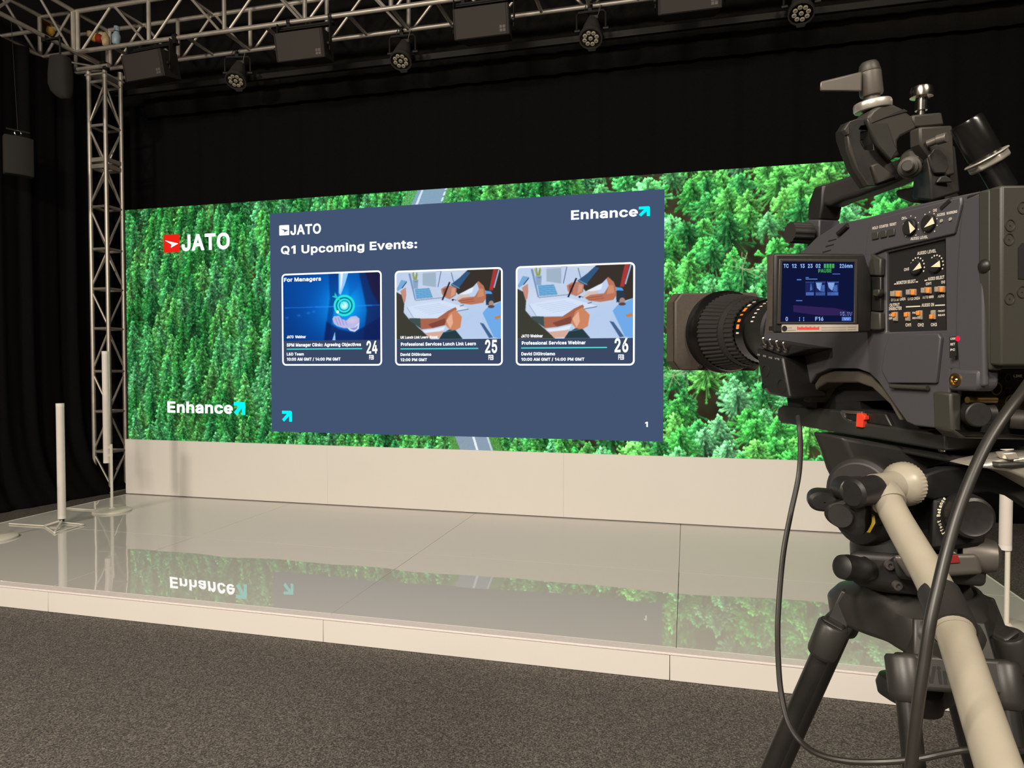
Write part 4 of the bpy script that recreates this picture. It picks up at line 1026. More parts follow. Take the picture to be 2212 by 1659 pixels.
round_stand('white tube light on a round base behind the camera tripod at the far stage side', 1.683, 4.2, .60, 1.64, -.012)
x, y = -5.446, 4.94
r = thing('tube_light', 'tall white tube light standing on a wire-footed base near the stage edge', 'light', (x, y, DZ), 'tube lights on the stage'); o = r.location
tube_part(r, o, x, y, .215, 1.20, .033)
MB().lathe((x, y, .165), (0, 0, 1), [(0, .02), (.03, .024)], 14).build('foot_socket', M['dark_steel'], r, o)
q = lambda px, py: at_z(px, py, DZ+.0085)
m1 = MB()
for path in ([(96, 1136), (118, 1150.5)], [(118, 1150.5), (181, 1133)], [(181, 1133), (137, 1128.5)], [(20, 1131), (96, 1136)]):
    m1.tube(q(*path[0]), q(*path[1]), .006, n=8)
m1.tube(q(96, 1136), Vector((x, y, .175)), .009, n=8); m1.tube(q(118, 1150.5), Vector((x, y, .175)), .009, n=8)
m1.build('wire_foot', M['white_metal'], r, o)

# ------------------------------------------------------------------ the broadcast camera: its own axes (x right, y along the lens, z up)
AX = ray(800, 735).normalized()
RX = AX.cross(Vector((0, 0, 1))).normalized()
UX = RX.cross(AX)
FM = Matrix((RX, AX, UX)).transposed()
FI = FM.transposed()
def fray(x, y): return FI @ ray(x, y)
def S(p, s=0.5): d = fray(*p); return d*(s/d.x)          # on a plane parallel to the camera's side
def B(p, a): d = fray(*p); return d*(a/d.y)              # on a plane square to the lens axis
def T(p, u): d = fray(*p); return d*(u/d.z)
def W(p): return EYE + FM @ V(p)                         # camera axes -> room
def L(p): return FI @ (V(p)-EYE)
def m4(o): m = FM.to_4x4(); m.translation = W(o); return m
q2 = lambda x, y: (1640+x/3.867, 380+y/3.867)
q4 = lambda x, y: (1640+x/3.867, 760+y/3.867)
q5 = lambda x, y: (1640+x/3.867, 1080+y/3.867)
q6 = lambda x, y: (1640+x/3.867, 1300+y/3.867)
qb = lambda x, y: (1420+x/3.95, 580+y/3.95)
qc = lambda x, y: (1750+x/4.74, 100+y/4.74)
XN = Vector((-1, 0, 0)); YN = Vector((0, -1, 0))
co = Vector((0.57, 0.65, -0.085))
vc = thing('video_camera', 'dark grey shoulder broadcast video camera mounted on the tripod head', 'video camera', mat=m4(co))
outline = [(2128, 412), (2113, 413.5), (1950, 448.5), (1873, 470), (1810, 483), (1764, 512), (1743, 533), (1700, 572), (1660, 640), (1650, 720),
           (1640, 770), (1645, 830), (1658, 851), (1706, 860), (1731, 858.5), (1749, 830), (1764, 808), (1795, 795.5), (1850, 796), (1876, 805),
           (1897, 825), (1919, 856), (1942, 889), (1958, 912), (1976, 920), (2051, 928), (2051, 848), (2052, 797), (2128, 797)]
hole = [q2(1060, 640), q2(1550, 525), q2(1560, 1290), q2(1060, 1305)]
SP = lambda pts, s=0.5: [S(p, s) for p in pts]
MB().prism(SP(outline), (0.014, 0, 0), holes=[SP(hole)]).build('side_shell', M['body'], vc, co, bevel=0.0018)
MB().prism([v+Vector((0.0142, 0, 0)) for v in SP(outline)], (0.126, 0, 0)).build('inner_body', M['blackp'], vc, co, bevel=0.003)
MB().prism(SP([(2079, 432), (2114, 417), (2125, 417), (2126, 835), (2072, 835), (2062, 706), (2064, 600), (2070, 500)], 0.4945), (0.006, 0, 0)).build('rear_cheek', M['body'], vc, co, bevel=0.0025, seg=3)
MB().prism(SP([(1867, 560), (1874, 500), (1880, 478), (1950, 457), (2075, 425), (2076, 440), (2060, 505), (1910, 540), (1880, 552), (1880, 600)], 0.497), (0.0035, 0, 0)).build('upper_panel', M['body'], vc, co, bevel=0.0012)
dr = MB().prism(SP([(1921, 722), (2026, 720), (2032, 730), (2021, 828), (1918, 828), (1903, 800), (1910, 755)], 0.4965), (0.004, 0, 0)).build('card_door', M['body'], vc, co, bevel=0.0012)
MB().tube(S((1924, 834), .4965), S((2004, 838), .4965), .0022, n=10).build('hinge_pin', M['body2'], dr, co)
# shoulder arch with pad
pad = [q4(360, 410), q4(440, 262), q4(520, 160), q4(830, 160), q4(930, 200), q4(1080, 360), q4(1190, 570), q4(1165, 575), q4(1090, 440), q4(940, 300), q4(820, 258), q4(560, 258), q4(490, 300), q4(410, 425)]
MB().prism(SP(pad, 0.506), (0.12, 0, 0)).build('shoulder_pad', M['foam'], vc, co, bevel=0.002)
MB().prism(SP([q4(480, 300), q4(560, 250), q4(830, 250), q4(960, 310), q4(1060, 405), q4(850, 412), q4(660, 432), q4(420, 430)], 0.53), (0.06, 0, 0)).build('arch_dark_filler', M['deepblack'], vc, co)  # added black filler standing for the shaded hollow under the arch

MB().prism(SP([(1700, 856), (1764, 856), (1766, 890), (1702, 880)], .524), (.09, 0, 0)).prism(SP([(1752, 866), (1858, 868), (1860, 884), (1990, 900), (1990, 930), (1830, 908), (1752, 892)], .53), (.07, 0, 0)).build('mounting_foot', M['deepblack'], vc, co)

# upper controls
def disc(mb, p, s, rv, t, m=0, n=24, r2=None):
    """round control on the side: p pixel, s plane, rv radius, t height"""
    return mb.lathe(S(p, s), XN, [(0, rv), (t*.7, rv), (t, (r2 or rv)*.9)], n, m)
def stxt(mb, body, a, b, hpx, s, m=0):
    bl, br = S(a, s), S(b, s); tl = S((a[0], a[1]-hpx), s); mb.text(body, bl, br, tl, m, True)
ink = MB()
SU = 0.4968
for body, a, b, h in (('HOLD', q2(945, 450), q2(992, 440), 6), ('COUNTER', q2(1002, 438), q2(1078, 424), 6), ('RESET', q2(1090, 420), q2(1146, 410), 6),
                      ('AUDIO LEVEL', q2(1264, 538), q2(1408, 520), 6), ('ACCESS', q2(1484, 340), q2(1552, 328), 6), ('WARNING', q2(1564, 325), q2(1654, 308), 6),
                      ('CH1', q2(1190, 368), q2(1222, 362), 6), ('CH2', q2(1452, 302), q2(1484, 296), 6)):
    stxt(ink, body, a, b, h, SU)
for c, n0 in ((q2(1268, 428), 9), (q2(1424, 395), 9)):
    for k in range(n0):
        a = math.radians(-140+k*280/(n0-1)); p = (c[0]+17*math.sin(a), c[1]-24*math.cos(a)-1.5*math.sin(a))
        ink.lathe(S(p, SU), XN, [(0, .0006), (.0002, .0006)], 8)
ink.build('shell_lettering', M['ink'], vc, co)
def dial(c, s, rv, ang, parent, name='dial'):
    m1 = MB(); disc(m1, c, s, rv, .0035, 0)
    d = m1.build(name, M['deepblack'], parent, co, bevel=.0006)
    o = S(c, s-.0038); f = lambda a, r: o+Vector((0, -math.sin(a), math.cos(a)))*r
    MB().quad([f(ang, rv*.9), f(ang+2.5, rv*.72), f(ang-2.5, rv*.72)]).build('pointer', M['ivory'], d, co)
dial(q2(1268, 428), SU, .0078, -.5, vc); dial(q2(1424, 395), SU, .0078, -2.0, vc)
for k in range(3):
    p = q2(975+k*68, 500-k*14)
    MB().prism([S((p[0]-7, p[1]-7+1), SU), S((p[0]+7, p[1]-7-2), SU), S((p[0]+7, p[1]+8-2), SU), S((p[0]-7, p[1]+8+1), SU)], (-.0015, 0, 0)).build('button', M['body2'], vc, co, bevel=.0006)
vm = MB()
for y in (535, 580, 628):
    x = 610-(y-535)*.5; vm.prism([S(q2(x-32, y+6)), S(q2(x+35, y-12)), S(q2(x+35, y-4)), S(q2(x-32, y+15))], (-.0004, 0, 0))
vm.build('vent_slot', M['deepblack'], vc, co)
for x, y in ((1570, 240), (700, 450)):
    MB().tube(S(q2(x-40, y+35), .4985), S(q2(x+40, y-38), .4985), .0028, n=10).build('strap_slot', M['deepblack'], vc, co)
for p, m in ((q2(1525, 376), 'inkdim'), (q2(1600, 362), 'inkdim')):
    m1 = MB(); disc(m1, p, SU, .0016, .001); m1.build('indicator', M[m], vc, co)

# recessed control panel
SR = 0.5035
cp = MB().prism([v for v in SP(hole, SR)], (.003, 0, 0)).build('control_panel', M['deepblack'], vc, co)
ink = MB()
for body, a, b, h in (('AUDIO LEVEL', q2(1320, 662), q2(1478, 638), 7), ('CH3', q2(1210, 796), q2(1252, 788), 6), ('MONITOR SELECT', q2(1148, 908), q2(1306, 892), 7), ('AUDIO SELECT', q2(1408, 876), q2(1546, 858), 7),
                      ('CH1', q2(1392, 914), q2(1436, 908), 6), ('CH2', q2(1520, 900), q2(1552, 896), 6), ('CH1/3 ST CH2/4', q2(1102, 1048), q2(1222, 1038), 6), ('CH1/2 CH3/4', q2(1240, 1040), q2(1342, 1032), 6),
                      ('AUTO MAN', q2(1364, 1026), q2(1456, 1020), 6), ('AUTO', q2(1490, 1018), q2(1545, 1013), 6), ('OUTPUT', q2(1090, 1094), q2(1172, 1088), 7), ('CHARACTER', q2(1076, 1124), q2(1190, 1118), 7),
                      ('AUDIO IN', q2(1356, 1094), q2(1460, 1088), 7), ('ON', q2(1086, 1172), q2(1124, 1170), 5), ('OFF', q2(1084, 1200), q2(1126, 1198), 5), ('CH1', q2(1222, 1258), q2(1268, 1257), 7),
                      ('CH2', q2(1324, 1258), q2(1374, 1257), 7), ('CH3', q2(1434, 1256), q2(1484, 1255), 7), ('FRONT', q2(1280, 1152), q2(1336, 1148), 4), ('REAR', q2(1280, 1196), q2(1330, 1193), 4), ('FRONT', q2(1494, 1138), q2(1552, 1134), 4), ('REAR', q2(1494, 1172), q2(1552, 1168), 4)):
    stxt(ink, body, a, b, h, SR-.0003)
def rule(p, q, w=1.2):
    ink.prism([S((p[0], p[1]-w), SR-.0002), S((q[0], q[1]-w), SR-.0002), S((q[0], q[1]+w), SR-.0002), S((p[0], p[1]+w), SR-.0002)], (-.0001, 0, 0))
rule(q2(1226, 1094), q2(1346, 1088)); rule(q2(1470, 1082), q2(1552, 1078)); rule(q2(1128, 904), q2(1144, 902)); rule(q2(1310, 886), q2(1326, 884)); rule(q2(1382, 874), q2(1402, 871))
for c in (q2(1322, 764), q2(1480, 744)):
    for k in range(9):
        a = math.radians(-60+k*22); p = (c[0]+15*math.sin(a), c[1]-21*math.cos(a)-1.5*math.sin(a))
        ink.lathe(S(p, SR-.0002), XN, [(0, .0008), (.0002, .0008)], 8)
ink.build('panel_lettering', M['ink'], cp, co)
dial(q2(1322, 764), SR, .0070, -2.0, cp); dial(q2(1480, 744), SR, .0070, -1.75, cp)
def slide(c, w, h, on, vertical):
    m1 = MB(); x, y = c
    def blk(x0, y0, x1, y1, t, m): m1.prism([S((x0, y0), SR), S((x1, y0), SR), S((x1, y1), SR), S((x0, y1), SR)], (-t, 0, 0), m)
    blk(x-w, y-h, x+w, y+h, .002, 1)
    if vertical: blk(x-w*.8, y-h*.9 if on else y-h*.05, x+w*.8, y+h*.05 if on else y+h*.9, .0045, 0); blk(x-w*.8, y+h*.05 if on else y-h*.9, x+w*.8, y+h*.9 if on else y-h*.05, .003, 1)
    else: blk(x+w*.05, y-h*.85, x+w*.95, y+h*.85, .0035, 0); blk(x-w*.9, y-h*.8, x+w*.1, y+h*.8, .006, 1)
    m1.build('slide_switch', [M['orange'], M['switch']], cp, co, bevel=.0004)
for c in ((1165, 985), (1292, 972), (1418, 957), (1532, 948)): slide(q2(*c), 8.5 if c[0] == 1165 else 7, 7, 1, False)
for c, on in (((1148, 1175), 1), ((1252, 1175), 1), ((1354, 1162), 1), ((1465, 1160), 0)): slide(q2(*c), 4, 10, on, True)
# red tally and lettering on the side
blk = MB().prism(SP([(2051, 728), (2066, 726), (2066, 768), (2051, 773)], .4942), (.001, 0, 0)); tp = blk.build('tally_strip', M['deepblack'], vc, co)
ink = MB()
for t, y in (('CAM', 733.5), ('RET', 745.5), ('PC', 757.5)): stxt(ink, t, (2053, y+1), (2063, y), 5, .4939)
ink.build('tally_lettering', M['ink'], tp, co)
m1 = MB(); m1.ball(S((2069, 731.5), .4945), .0023, scale=(.6, 1, 1)); m1.build('tally_lamp', M['ledred'], vc, co)

# flip-out monitor, square to the lens axis
LA = 0.604
mon = MB().prism([B((1674, 547), LA), B((1868, 548), LA), B((1884, 600), LA), B((1884, 718), LA), B((1673, 719), LA)], (0, .012, 0)).build('monitor', M['blackp'], vc, co, bevel=.0022, seg=3)
MB().prism([B((1672, 547), LA+.002), B((1672, 719), LA+.002), B((1668, 719), LA+.004), B((1668, 548), LA+.004)], (0, .009, 0)).build('side_frame', M['hood'], mon, co, bevel=.001)
fr = [B(p, LA-.0016) for p in ((1684, 559), (1853, 560), (1852, 700), (1680, 700))]; fh = [B(p, LA-.0016) for p in ((1690.5, 565), (1847, 566), (1845.5, 695.5), (1686.5, 695.5))]
MB().prism(fr, (0, .002, 0), holes=[fh]).build('bezel', M['gun'], mon, co, bevel=.0006)
G['lcd'] = glow('monitor_blue', rgb(15, 21, 58), 1.0); G['lcdt'] = glow('monitor_text', rgb(150, 190, 250), 1.0); G['lcdg'] = glow('monitor_green', rgb(70, 170, 90), 1.0); G['lcdm'] = glow('monitor_mid', rgb(84, 120, 200), 1.0); G['lcdp'] = glow('monitor_dim', rgb(48, 34, 84), 1.0); G['lcdb'] = glow('monitor_pane', rgb(26, 38, 92), 1.0)
dsp = MB().quad([B(p, LA-.0002) for p in ((1689.5, 564.5), (1848, 565.5), (1846.5, 696), (1685.5, 696))]).build('display', G['lcd'], mon, co)
d = MB(); LT = LA-.0005
def ltx(body, a, b, h, m=0): d.text(body, B(a, LT), B(b, LT), B((a[0], a[1]-h), LT), m, True)
ltx('TC', q2(204, 768), q2(246, 768), 8.5); ltx('12', q2(274, 768), q2(312, 768), 8.5); ltx('13', q2(344, 768), q2(380, 768), 8.5); ltx('23', q2(406, 768), q2(446, 768), 8.5); ltx('02', q2(472, 768), q2(512, 768), 8.5)
ltx('226mm', q2(672, 768), q2(780, 768), 8.5); ltx('PAUSE', q2(494, 808), q2(604, 806), 8, 1)
for k in range(4): d.quad([B(q2(540+k*23, 734), LT), B(q2(558+k*23, 734), LT), B(q2(558+k*23, 770), LT), B(q2(540+k*23, 770), LT)], 1)
ltx('0', q2(220, 1212), q2(240, 1212), 9); ltx('I', q2(334, 1212), q2(341, 1212), 8); ltx('I', q2(368, 1212), q2(375, 1212), 8); ltx('F16', q2(468, 1210), q2(536, 1210), 8.5); ltx('15.1V', q2(674, 1166), q2(778, 1168), 8)
def lq(x0, y0, x1, y1, m): d.quad([B(q2(x0, y0), LT), B(q2(x1, y0), LT), B(q2(x1, y1), LT), B(q2(x0, y1), LT)], m)
lq(690, 1178, 768, 1210, 2); ltx('W', q2(704, 1204), q2(756, 1204), 5)
d.quad([B(q2(285, 1080), LT), B(q2(640, 1105), LT), B(q2(780, 1140), LT), B(q2(780, 1165), LT), B(q2(500, 1165), LT), B(q2(285, 1135), LT)], 3)
for x0, x1 in ((386, 460), (468, 554), (566, 664)):
    lq(x0, 884, x1, 1002, 4); lq(x0, 884, x1, 890, 2); lq(x0+4, 972, x1-4, 998, 2)
for x0, x1 in ((474, 548), (572, 656)):
    d.quad([B(q2(x0, 892), LT), B(q2(x0+(x1-x0)*.7, 892), LT), B(q2(x0+(x1-x0)*.45, 960), LT), B(q2(x0+8, 935), LT)], 0); d.quad([B(q2(x1-34, 915), LT), B(q2(x1-2, 910), LT), B(q2(x1-2, 968), LT), B(q2(x1-40, 964), LT)], 2)
d.quad([B(q2(424, 960), LT), B(q2(430, 895), LT), B(q2(434, 895), LT), B(q2(446, 950), LT)], 2)
lq(314, 862, 352, 872, 2); lq(388, 846, 414, 854, 2); lq(388, 858, 486, 866, 2); lq(612, 816, 676, 822, 2); lq(308, 1038, 360, 1046, 2)
d.build('display_lettering', [G['lcdt'], G['lcdg'], G['lcdm'], G['lcdp'], G['lcdb']], dsp, co)
ls = MB().prism([B(q2(190, 1240), LA-.0008), B(q2(828, 1240), LA-.0008), B(q2(828, 1298), LA-.0008), B(q2(192, 1306), LA-.0008)], (0, .001, 0)).build('label_strip', M['label'], mon, co)
d = MB()
for k in range(16): d.quad([B(q2(318+k*11.6, 1264 if k % 3 else 1258), LA-.001), B(q2(327+k*11.6, 1264 if k % 3 else 1258), LA-.001), B(q2(327+k*11.6, 1284), LA-.001), B(q2(318+k*11.6, 1285), LA-.001)], 0)
for x0, x1, y in ((232, 272, 1265), (232, 306, 1285), (520, 728, 1262), (520, 728, 1282), (738, 812, 1258), (738, 806, 1278)):
    d.quad([B(q2(x0, y), LA-.001), B(q2(x1, y-2), LA-.001), B(q2(x1, y+6), LA-.001), B(q2(x0, y+8), LA-.001)], 1)
d.lathe(B(q2(211, 1275), LA-.0009), YN, [(0, .0028), (.0002, .0028)], 14, 2)
d.build('label_print', [M['redink'], M['inkdim'], M['deepblack']], ls, co)
hb = MB()
hb.prism([S(p, .494) for p in (q2(900, 830), q2(930, 650), q2(1015, 690), q2(1010, 835))], (.006, 0, 0))
hn = hb.build('monitor_hinge', M['body2'], vc, co, bevel=.0015)
MB().prism([S(p, .494) for p in (q2(895, 1130), q2(1008, 1140), q2(1012, 1285), q2(925, 1290))], (.006, 0, 0)).build('monitor_hinge', M['body2'], vc, co, bevel=.0015)
MB().prism([S(p, .496) for p in (q2(900, 840), q2(1015, 840), q2(1015, 1130), q2(890, 1130))], (.004, 0, 0)).build('hinge_cover', M['blackp'], hn, co, bevel=.001)
MB().prism([S(p, .490) for p in (q2(945, 950), q2(1000, 945), q2(1000, 985), q2(980, 1010), q2(945, 1005))], (.006, 0, 0)).build('catch', M['gun'], hn, co, bevel=.0012)

# front lower block with toggles
tb = MB()
P = [(1632, 752), (1690, 771), (1706, 860), (1662, 852), (1645, 830)]
tb.prism([S(p, .47) for p in P], (.05, 0, 0)); tb.prism([S(p, .472) for p in ((1634, 748), (1650, 735), (1752, 752), (1700, 768), (1688, 770))], (.045, 0, 0))
tg = tb.build('toggle_block', M['blackp'], vc, co, bevel=.003, seg=3)
for k in range(4):
    p = S(qb(925+k*58, 665+k*14), .47)
    MB().lathe(p, (-.5, -.3, .8), [(0, .0028), (.003, .0028), (.003, .0014), (.013, .0020), (.014, .001)], 12).build('toggle', M['chrome'], tg, co)
ink = MB()
for t, a, b in (('AWB', qb(852, 742), qb(874, 746)), ('BAR', qb(902, 752), qb(928, 757)), ('HI', qb(952, 766), qb(980, 772)), ('VTR', qb(1000, 775), qb(1042, 784))): stxt(ink, t, a, b, 4, .4695)
ink.build('toggle_lettering', M['inkdim'], tg, co)
for (x, y), rv in ((qb(925, 872), .0085), (qb(910, 1000), .004), (qb(1062, 1000), .010)):
    m1 = MB(); m1.lathe(S((x, y), .4705), XN, [(0, rv), (.001, rv*.95), (.0012, rv*.7), (-.004, rv*.65)], 20); m1.build('control_socket', M['deepblack'], tg, co)

# lens
LX, LZ = 0.575, 0.018
def ln(prof, name, m, parent, n=48, bevel=0):
    return MB().lathe((LX, 0, LZ), (0, 1, 0), prof, n).build(name, M[m], parent, co, bevel=bevel, angle=40)
lens = ln([(.79, .030), (.79, .042), (.86, .042), (.862, .0455), (.90, .0455), (.902, .044), (.905, .044)], 'lens_barrel', 'blackp', vc)
MB().box((LX+.06, .87, LZ-.01), (.05, .13, .09)).build('servo_grip', M['blackp'], lens, co, bevel=.012, seg=3)
ln([(.905, .040), (.905, .0475), (.928, .0475), (.928, .040)], 'number_ring', 'gloss', lens)
def grip_ring(a0, a1, r0, r1, name, k=60, h=.0016):
    n = k*4; m1 = MB(); vs = []; fs = []
    for t, r in ((a0, r0-h*1.5), (a0, r0), (a1, r1), (a1, r1-h*1.5)):
        for i in range(n):
            q = 2*PI*i/n; rr = r+(h if i % 4 < 2 else 0)
            vs.append((LX+rr*math.cos(q), t, LZ+rr*math.sin(q)))
    for j in range(3):
        for i in range(n): fs.append((j*n+i, j*n+(i+1) % n, (j+1)*n+(i+1) % n, (j+1)*n+i))
    m1.add(vs, fs); return m1.build(name, M['rubber'], lens, co, angle=30)
grip_ring(.932, .952, .0485, .0505, 'zoom_ring', 44)
ln([(.952, .045), (.952, .0525), (.965, .054), (.968, .052)], 'spacer_ring', 'rubber', lens)
grip_ring(.968, 1.018, .0535, .060, 'focus_ring', 52, .0018)
ln([(1.018, .05), (1.018, .0625), (1.03, .065), (1.034, .068), (1.05, .068), (1.05, .05)], 'front_ring', 'gloss', lens)
mk = MB()
for k in range(7):
    a = math.radians(118+k*11); c = Vector((LX+.0479*math.cos(a), .917, LZ+.0479*math.sin(a)))
    t = Vector((-math.sin(a), 0, math.cos(a))); n = Vector((math.cos(a), 0, math.sin(a))); w = .0012+.0011*(k % 3)
    mk.prism([c-t*w-YN*.004, c+t*w-YN*.004, c+t*w+YN*.003, c-t*w+YN*.003], n*.0004, 0 if 2 <= k <= 5 else 1)
for k in range(9):
    a = math.radians(100+k*8); c = Vector((LX+.0460*math.cos(a), .885, LZ+.0460*math.sin(a))); t = Vector((-math.sin(a), 0, math.cos(a))); n = Vector((math.cos(a), 0, math.sin(a)))
    mk.prism([c-t*.001-YN*.003, c+t*.001-YN*.003, c+t*.001+YN*.003, c-t*.001+YN*.003], n*.0004, 1)
mk.build('scale_marks', [M['orange'], M['ink']], lens, co)
HB = 1.045
hp = [B(p, HB) for p in ((1459, 652), (1473, 633), (1632, 632), (1646, 652), (1646, 784), (1632, 801), (1473, 800), (1459, 781))]
hc = sum(hp, Vector())/8
ring = [Vector((LX+.066*math.cos(2*PI*i/40), HB, LZ+.066*math.sin(2*PI*i/40))) for i in range(40)]
hd = MB().prism(hp, (0, .008, 0)); hf = [hc+(p-hc)*1.012+Vector((0, .034, 0)) for p in hp]; hi = [hc+(p-hc)*.95+Vector((0, .034, 0)) for p in hp]; hj = [hc+(p-hc)*.95+Vector((0, .009, 0)) for p in hp]; h0 = [p+Vector((0, .008, 0)) for p in hp]
hd.add(h0+hf+hi+hj, [(i+8*k, (i+1) % 8+8*k, (i+1) % 8+8*(k+1), i+8*(k+1)) for k in range(3) for i in range(8)])
hood = hd.build('lens_hood', M['hood'], lens, co, bevel=.003, angle=25)
MB().lathe(B(qb(357, 835), HB), YN, [(0, .004), (.006, .0035)], 12).build('hood_screw', M['gun'], hood, co)

# handle
HS = .567
hg = [(1760, 405), (1780, 397), (1860, 368), (1975, 330), (1975, 370), (1915, 400), (1880, 412), (1850, 424), (1815, 434), (1790, 446), (1770, 446)]
hnd = MB().prism([S(p, HS) for p in hg], (.026, 0, 0)).build('handle_grip', M['rubber'], vc, co, bevel=.006, seg=4)
MB().prism([S(p, HS-.003) for p in ((1758, 404), (1778, 398), (1776, 440), (1770, 475), (1743, 475), (1745, 440))], (.030, 0, 0)).build('front_post', M['blackp'], hnd, co, bevel=.003, seg=3)
MB().prism([S(p, HS-.003) for p in ((1743, 474), (1770, 474), (1769, 516), (1743, 540), (1739, 505))], (.030, 0, 0)).build('post_foot', M['body'], hnd, co, bevel=.002, seg=3)
MB().prism([S(p, HS-.006) for p in ((1932, 410), (1990, 400), (2010, 425), (2005, 440), (1965, 438), (1934, 425))], (.04, 0, 0)).build('rear_post', M['blackp'], hnd, co, bevel=.003)
kc = S((1724, 503), .54); m1 = MB(); n = 48
vs = []; fs = []
for t, r in ((-.012, .010), (-.012, .0125), (.016, .0125), (.016, .010)):
    for i in range(n): q = 2*PI*i/n; rr = r+(.0009 if i % 4 < 2 else 0); vs.append(kc+Vector((t, rr*math.cos(q), rr*math.sin(q))))
for j in range(3):
    for i in range(n): fs.append((j*n+i, j*n+(i+1) % n, (j+1)*n+(i+1) % n, (j+1)*n+i))
fs += [tuple(range(n)), tuple(range(4*n-1, 3*n-1, -1))]
m1.add(vs, fs); m1.build('viewfinder_knob', M['rubber'], vc, co, angle=30)
# accessory shoe tower on the top
MS = .545
tw2 = MB(); bp = [S(p, MS) for p in (qc(1045, 1560), qc(1250, 1590), qc(1530, 1500))]
ab = .605
tw2.hexa([B(qc(1035, 1570), ab+.012), B(qc(1250, 1590), ab-.02), B(qc(1545, 1500), ab-.015), B(qc(1300, 1480), ab+.02),
          B(qc(1060, 1200), ab+.012), B(qc(1195, 1060), ab-.02), B(qc(1490, 1010), ab-.015), B(qc(1300, 1010), ab+.02)])
mt = tw2.build('accessory_mount', M['tripgrey'], vc, co, bevel=.003)
MB().prism([B(p, ab-.022) for p in (qc(1125, 822), qc(1460, 806), qc(1490, 1310), qc(1400, 1330), qc(1200, 1100), qc(1130, 1000))], (0, .014, 0)).build('shoe_block', M['gun'], mt, co, bevel=.002)
MB().prism([B(p, ab-.0225) for p in (qc(1215, 1120), qc(1270, 1040), qc(1330, 1045), qc(1400, 1130), qc(1425, 1240), qc(1390, 1300), qc(1280, 1300), qc(1240, 1220))], (0, .003, 0)).build('embossed_plate', M['tripgrey'], mt, co, bevel=.0012)
MB().prism([B(p, ab-.0225) for p in (qc(1300, 1395), qc(1335, 1330), qc(1395, 1320), qc(1445, 1350), qc(1462, 1392))], (0, .003, 0)).build('embossed_arch', M['tripgrey'], mt, co, bevel=.0012)
MB().tube(B(qc(1200, 1000), ab-.024), B(qc(1300, 960), ab-.032), .0036).tube(B(qc(1300, 960), ab-.032), B(qc(1400, 932), ab-.04), .0048).build('locking_pin', M['silver'], mt, co, bevel=.0006)
c = B(qc(1010, 1235), ab-.015)
MB().lathe(c, (-.75, -.65, -.1), [(-.01, .0105), (-.004, .0105), (-.003, .0085), (.002, .0085), (.003, .0055), (.009, .0055), (.010, .0045)], 20).build('pivot_bolt', M['gun'], mt, co)
MB().lathe(B(qc(1050, 1180), ab), (-.9, -.4, 0), [(-.02, .012), (.004, .012), (.008, .009)], 20).build('pivot_boss', M['gun'], mt, co)
MB().prism([B(p, ab+.005) for p in (qc(1050, 700), qc(1350, 672), qc(1378, 805), qc(1130, 830), qc(1060, 830))], (0, .014, 0)).build('top_block', M['gun'], mt, co, bevel=.002)
c = B(qc(1135, 690), ab+.02)
MB().lathe(c, (-.02, 0, 1), [(-.004, .004), (.003, .004), (.003, .0058), (.0155, .0058), (.0165, .0108), (.0225, .0112), (.0265, .0098), (.028, .006)], 28).build('top_knob', M['chrome'], mt, co)

# rear: battery plate, connectors
AR = .482
BP = lambda pts, a: [B(p, a) for p in pts]
MB().prism(BP([(2131, 412), (2330, 404), (2330, 798), (2131, 797)], AR-.003), (0, .02, 0)).build('rear_frame', M['blackp'], vc, co, bevel=.002)
MB().prism(BP([(2140, 407), (2168, 405), (2168, 800), (2140, 800)], AR-.012), (0, .012, 0)).build('plate_rail', M['body2'], vc, co, bevel=.002)
bt = MB().prism(BP([(2164, 400), (2380, 398), (2380, 790), (2164, 790)], AR-.022), (0, .012, 0)).build('battery_plate', M['body2'], vc, co, bevel=.002)
for p in (q2(2095, 412), q2(2085, 528), q2(2090, 1025), q2(2200, 265), q2(2195, 968)):
    m1 = MB(); m1.lathe(B(p, AR-.022), YN, [(-.004, .005), (.0006, .005), (.0006, .0042), (-.001, .0036), (-.0012, .0006), (.0006, .0006)], 20); m1.build('screw', M['gun'], bt, co)
MB().prism(BP([q2(2165, 600), q2(2195, 560), q2(2400, 560), q2(2400, 870), q2(2165, 860)], AR-.0225), (0, .004, 0)).build('slot', M['deepblack'], bt, co)
MB().ball(S((2131, 575), .496), .0065, scale=(.9, 1, 1)).build('strap_button', M['blackp'], vc, co)
ear = MB().prism([S(p, .4935) for p in (q4(1580, 130), q4(1720, 140), q4(1850, 140), q4(1845, 290), q4(1800, 330), q4(1560, 325))], (.02, 0, 0)).build('lower_corner', M['body'], vc, co, bevel=.004, seg=3)
MB().lathe(S(q4(1640, 235), .4935), XN, [(0, .006), (.001, .006), (.0012, .004), (-.001, .003), (.001, .001)], 18).build('corner_screw', M['brass'], ear, co)
MB().prism([B(q4(1600, 345), .50), B(q4(1695, 345), .50), B(q4(1690, 640), .50), B(q4(1730, 690), .50), B(q4(2400, 700), .50), B(q4(2400, 740), .50), B(q4(1680, 725), .50), B(q4(1610, 660), .50)], (0, .02, 0)).build('lower_frame', M['body2'], vc, co, bevel=.003)
AC = .5065
cn = MB().prism(BP([q4(1690, 150), q4(2500, 150), q4(2500, 720), q4(1690, 720)], AC), (0, .01, 0)).build('connector_panel', M['deepblack'], vc, co)
AC -= .0005
ink = MB()
ink.text('DC OUT', B(q4(1898, 205), AC), B(q4(1994, 205), AC), B(q4(1898, 182), AC), 0, True); ink.text('12V 1.5A', B(q4(1896, 234), AC), B(q4(1996, 234), AC), B(q4(1896, 212), AC), 0, True)
ink.text('LINE', B(q4(2126, 212), AC), B(q4(2196, 212), AC), B(q4(2126, 190), AC), 0, True)
ink.build('connector_lettering', M['ink'], cn, co)
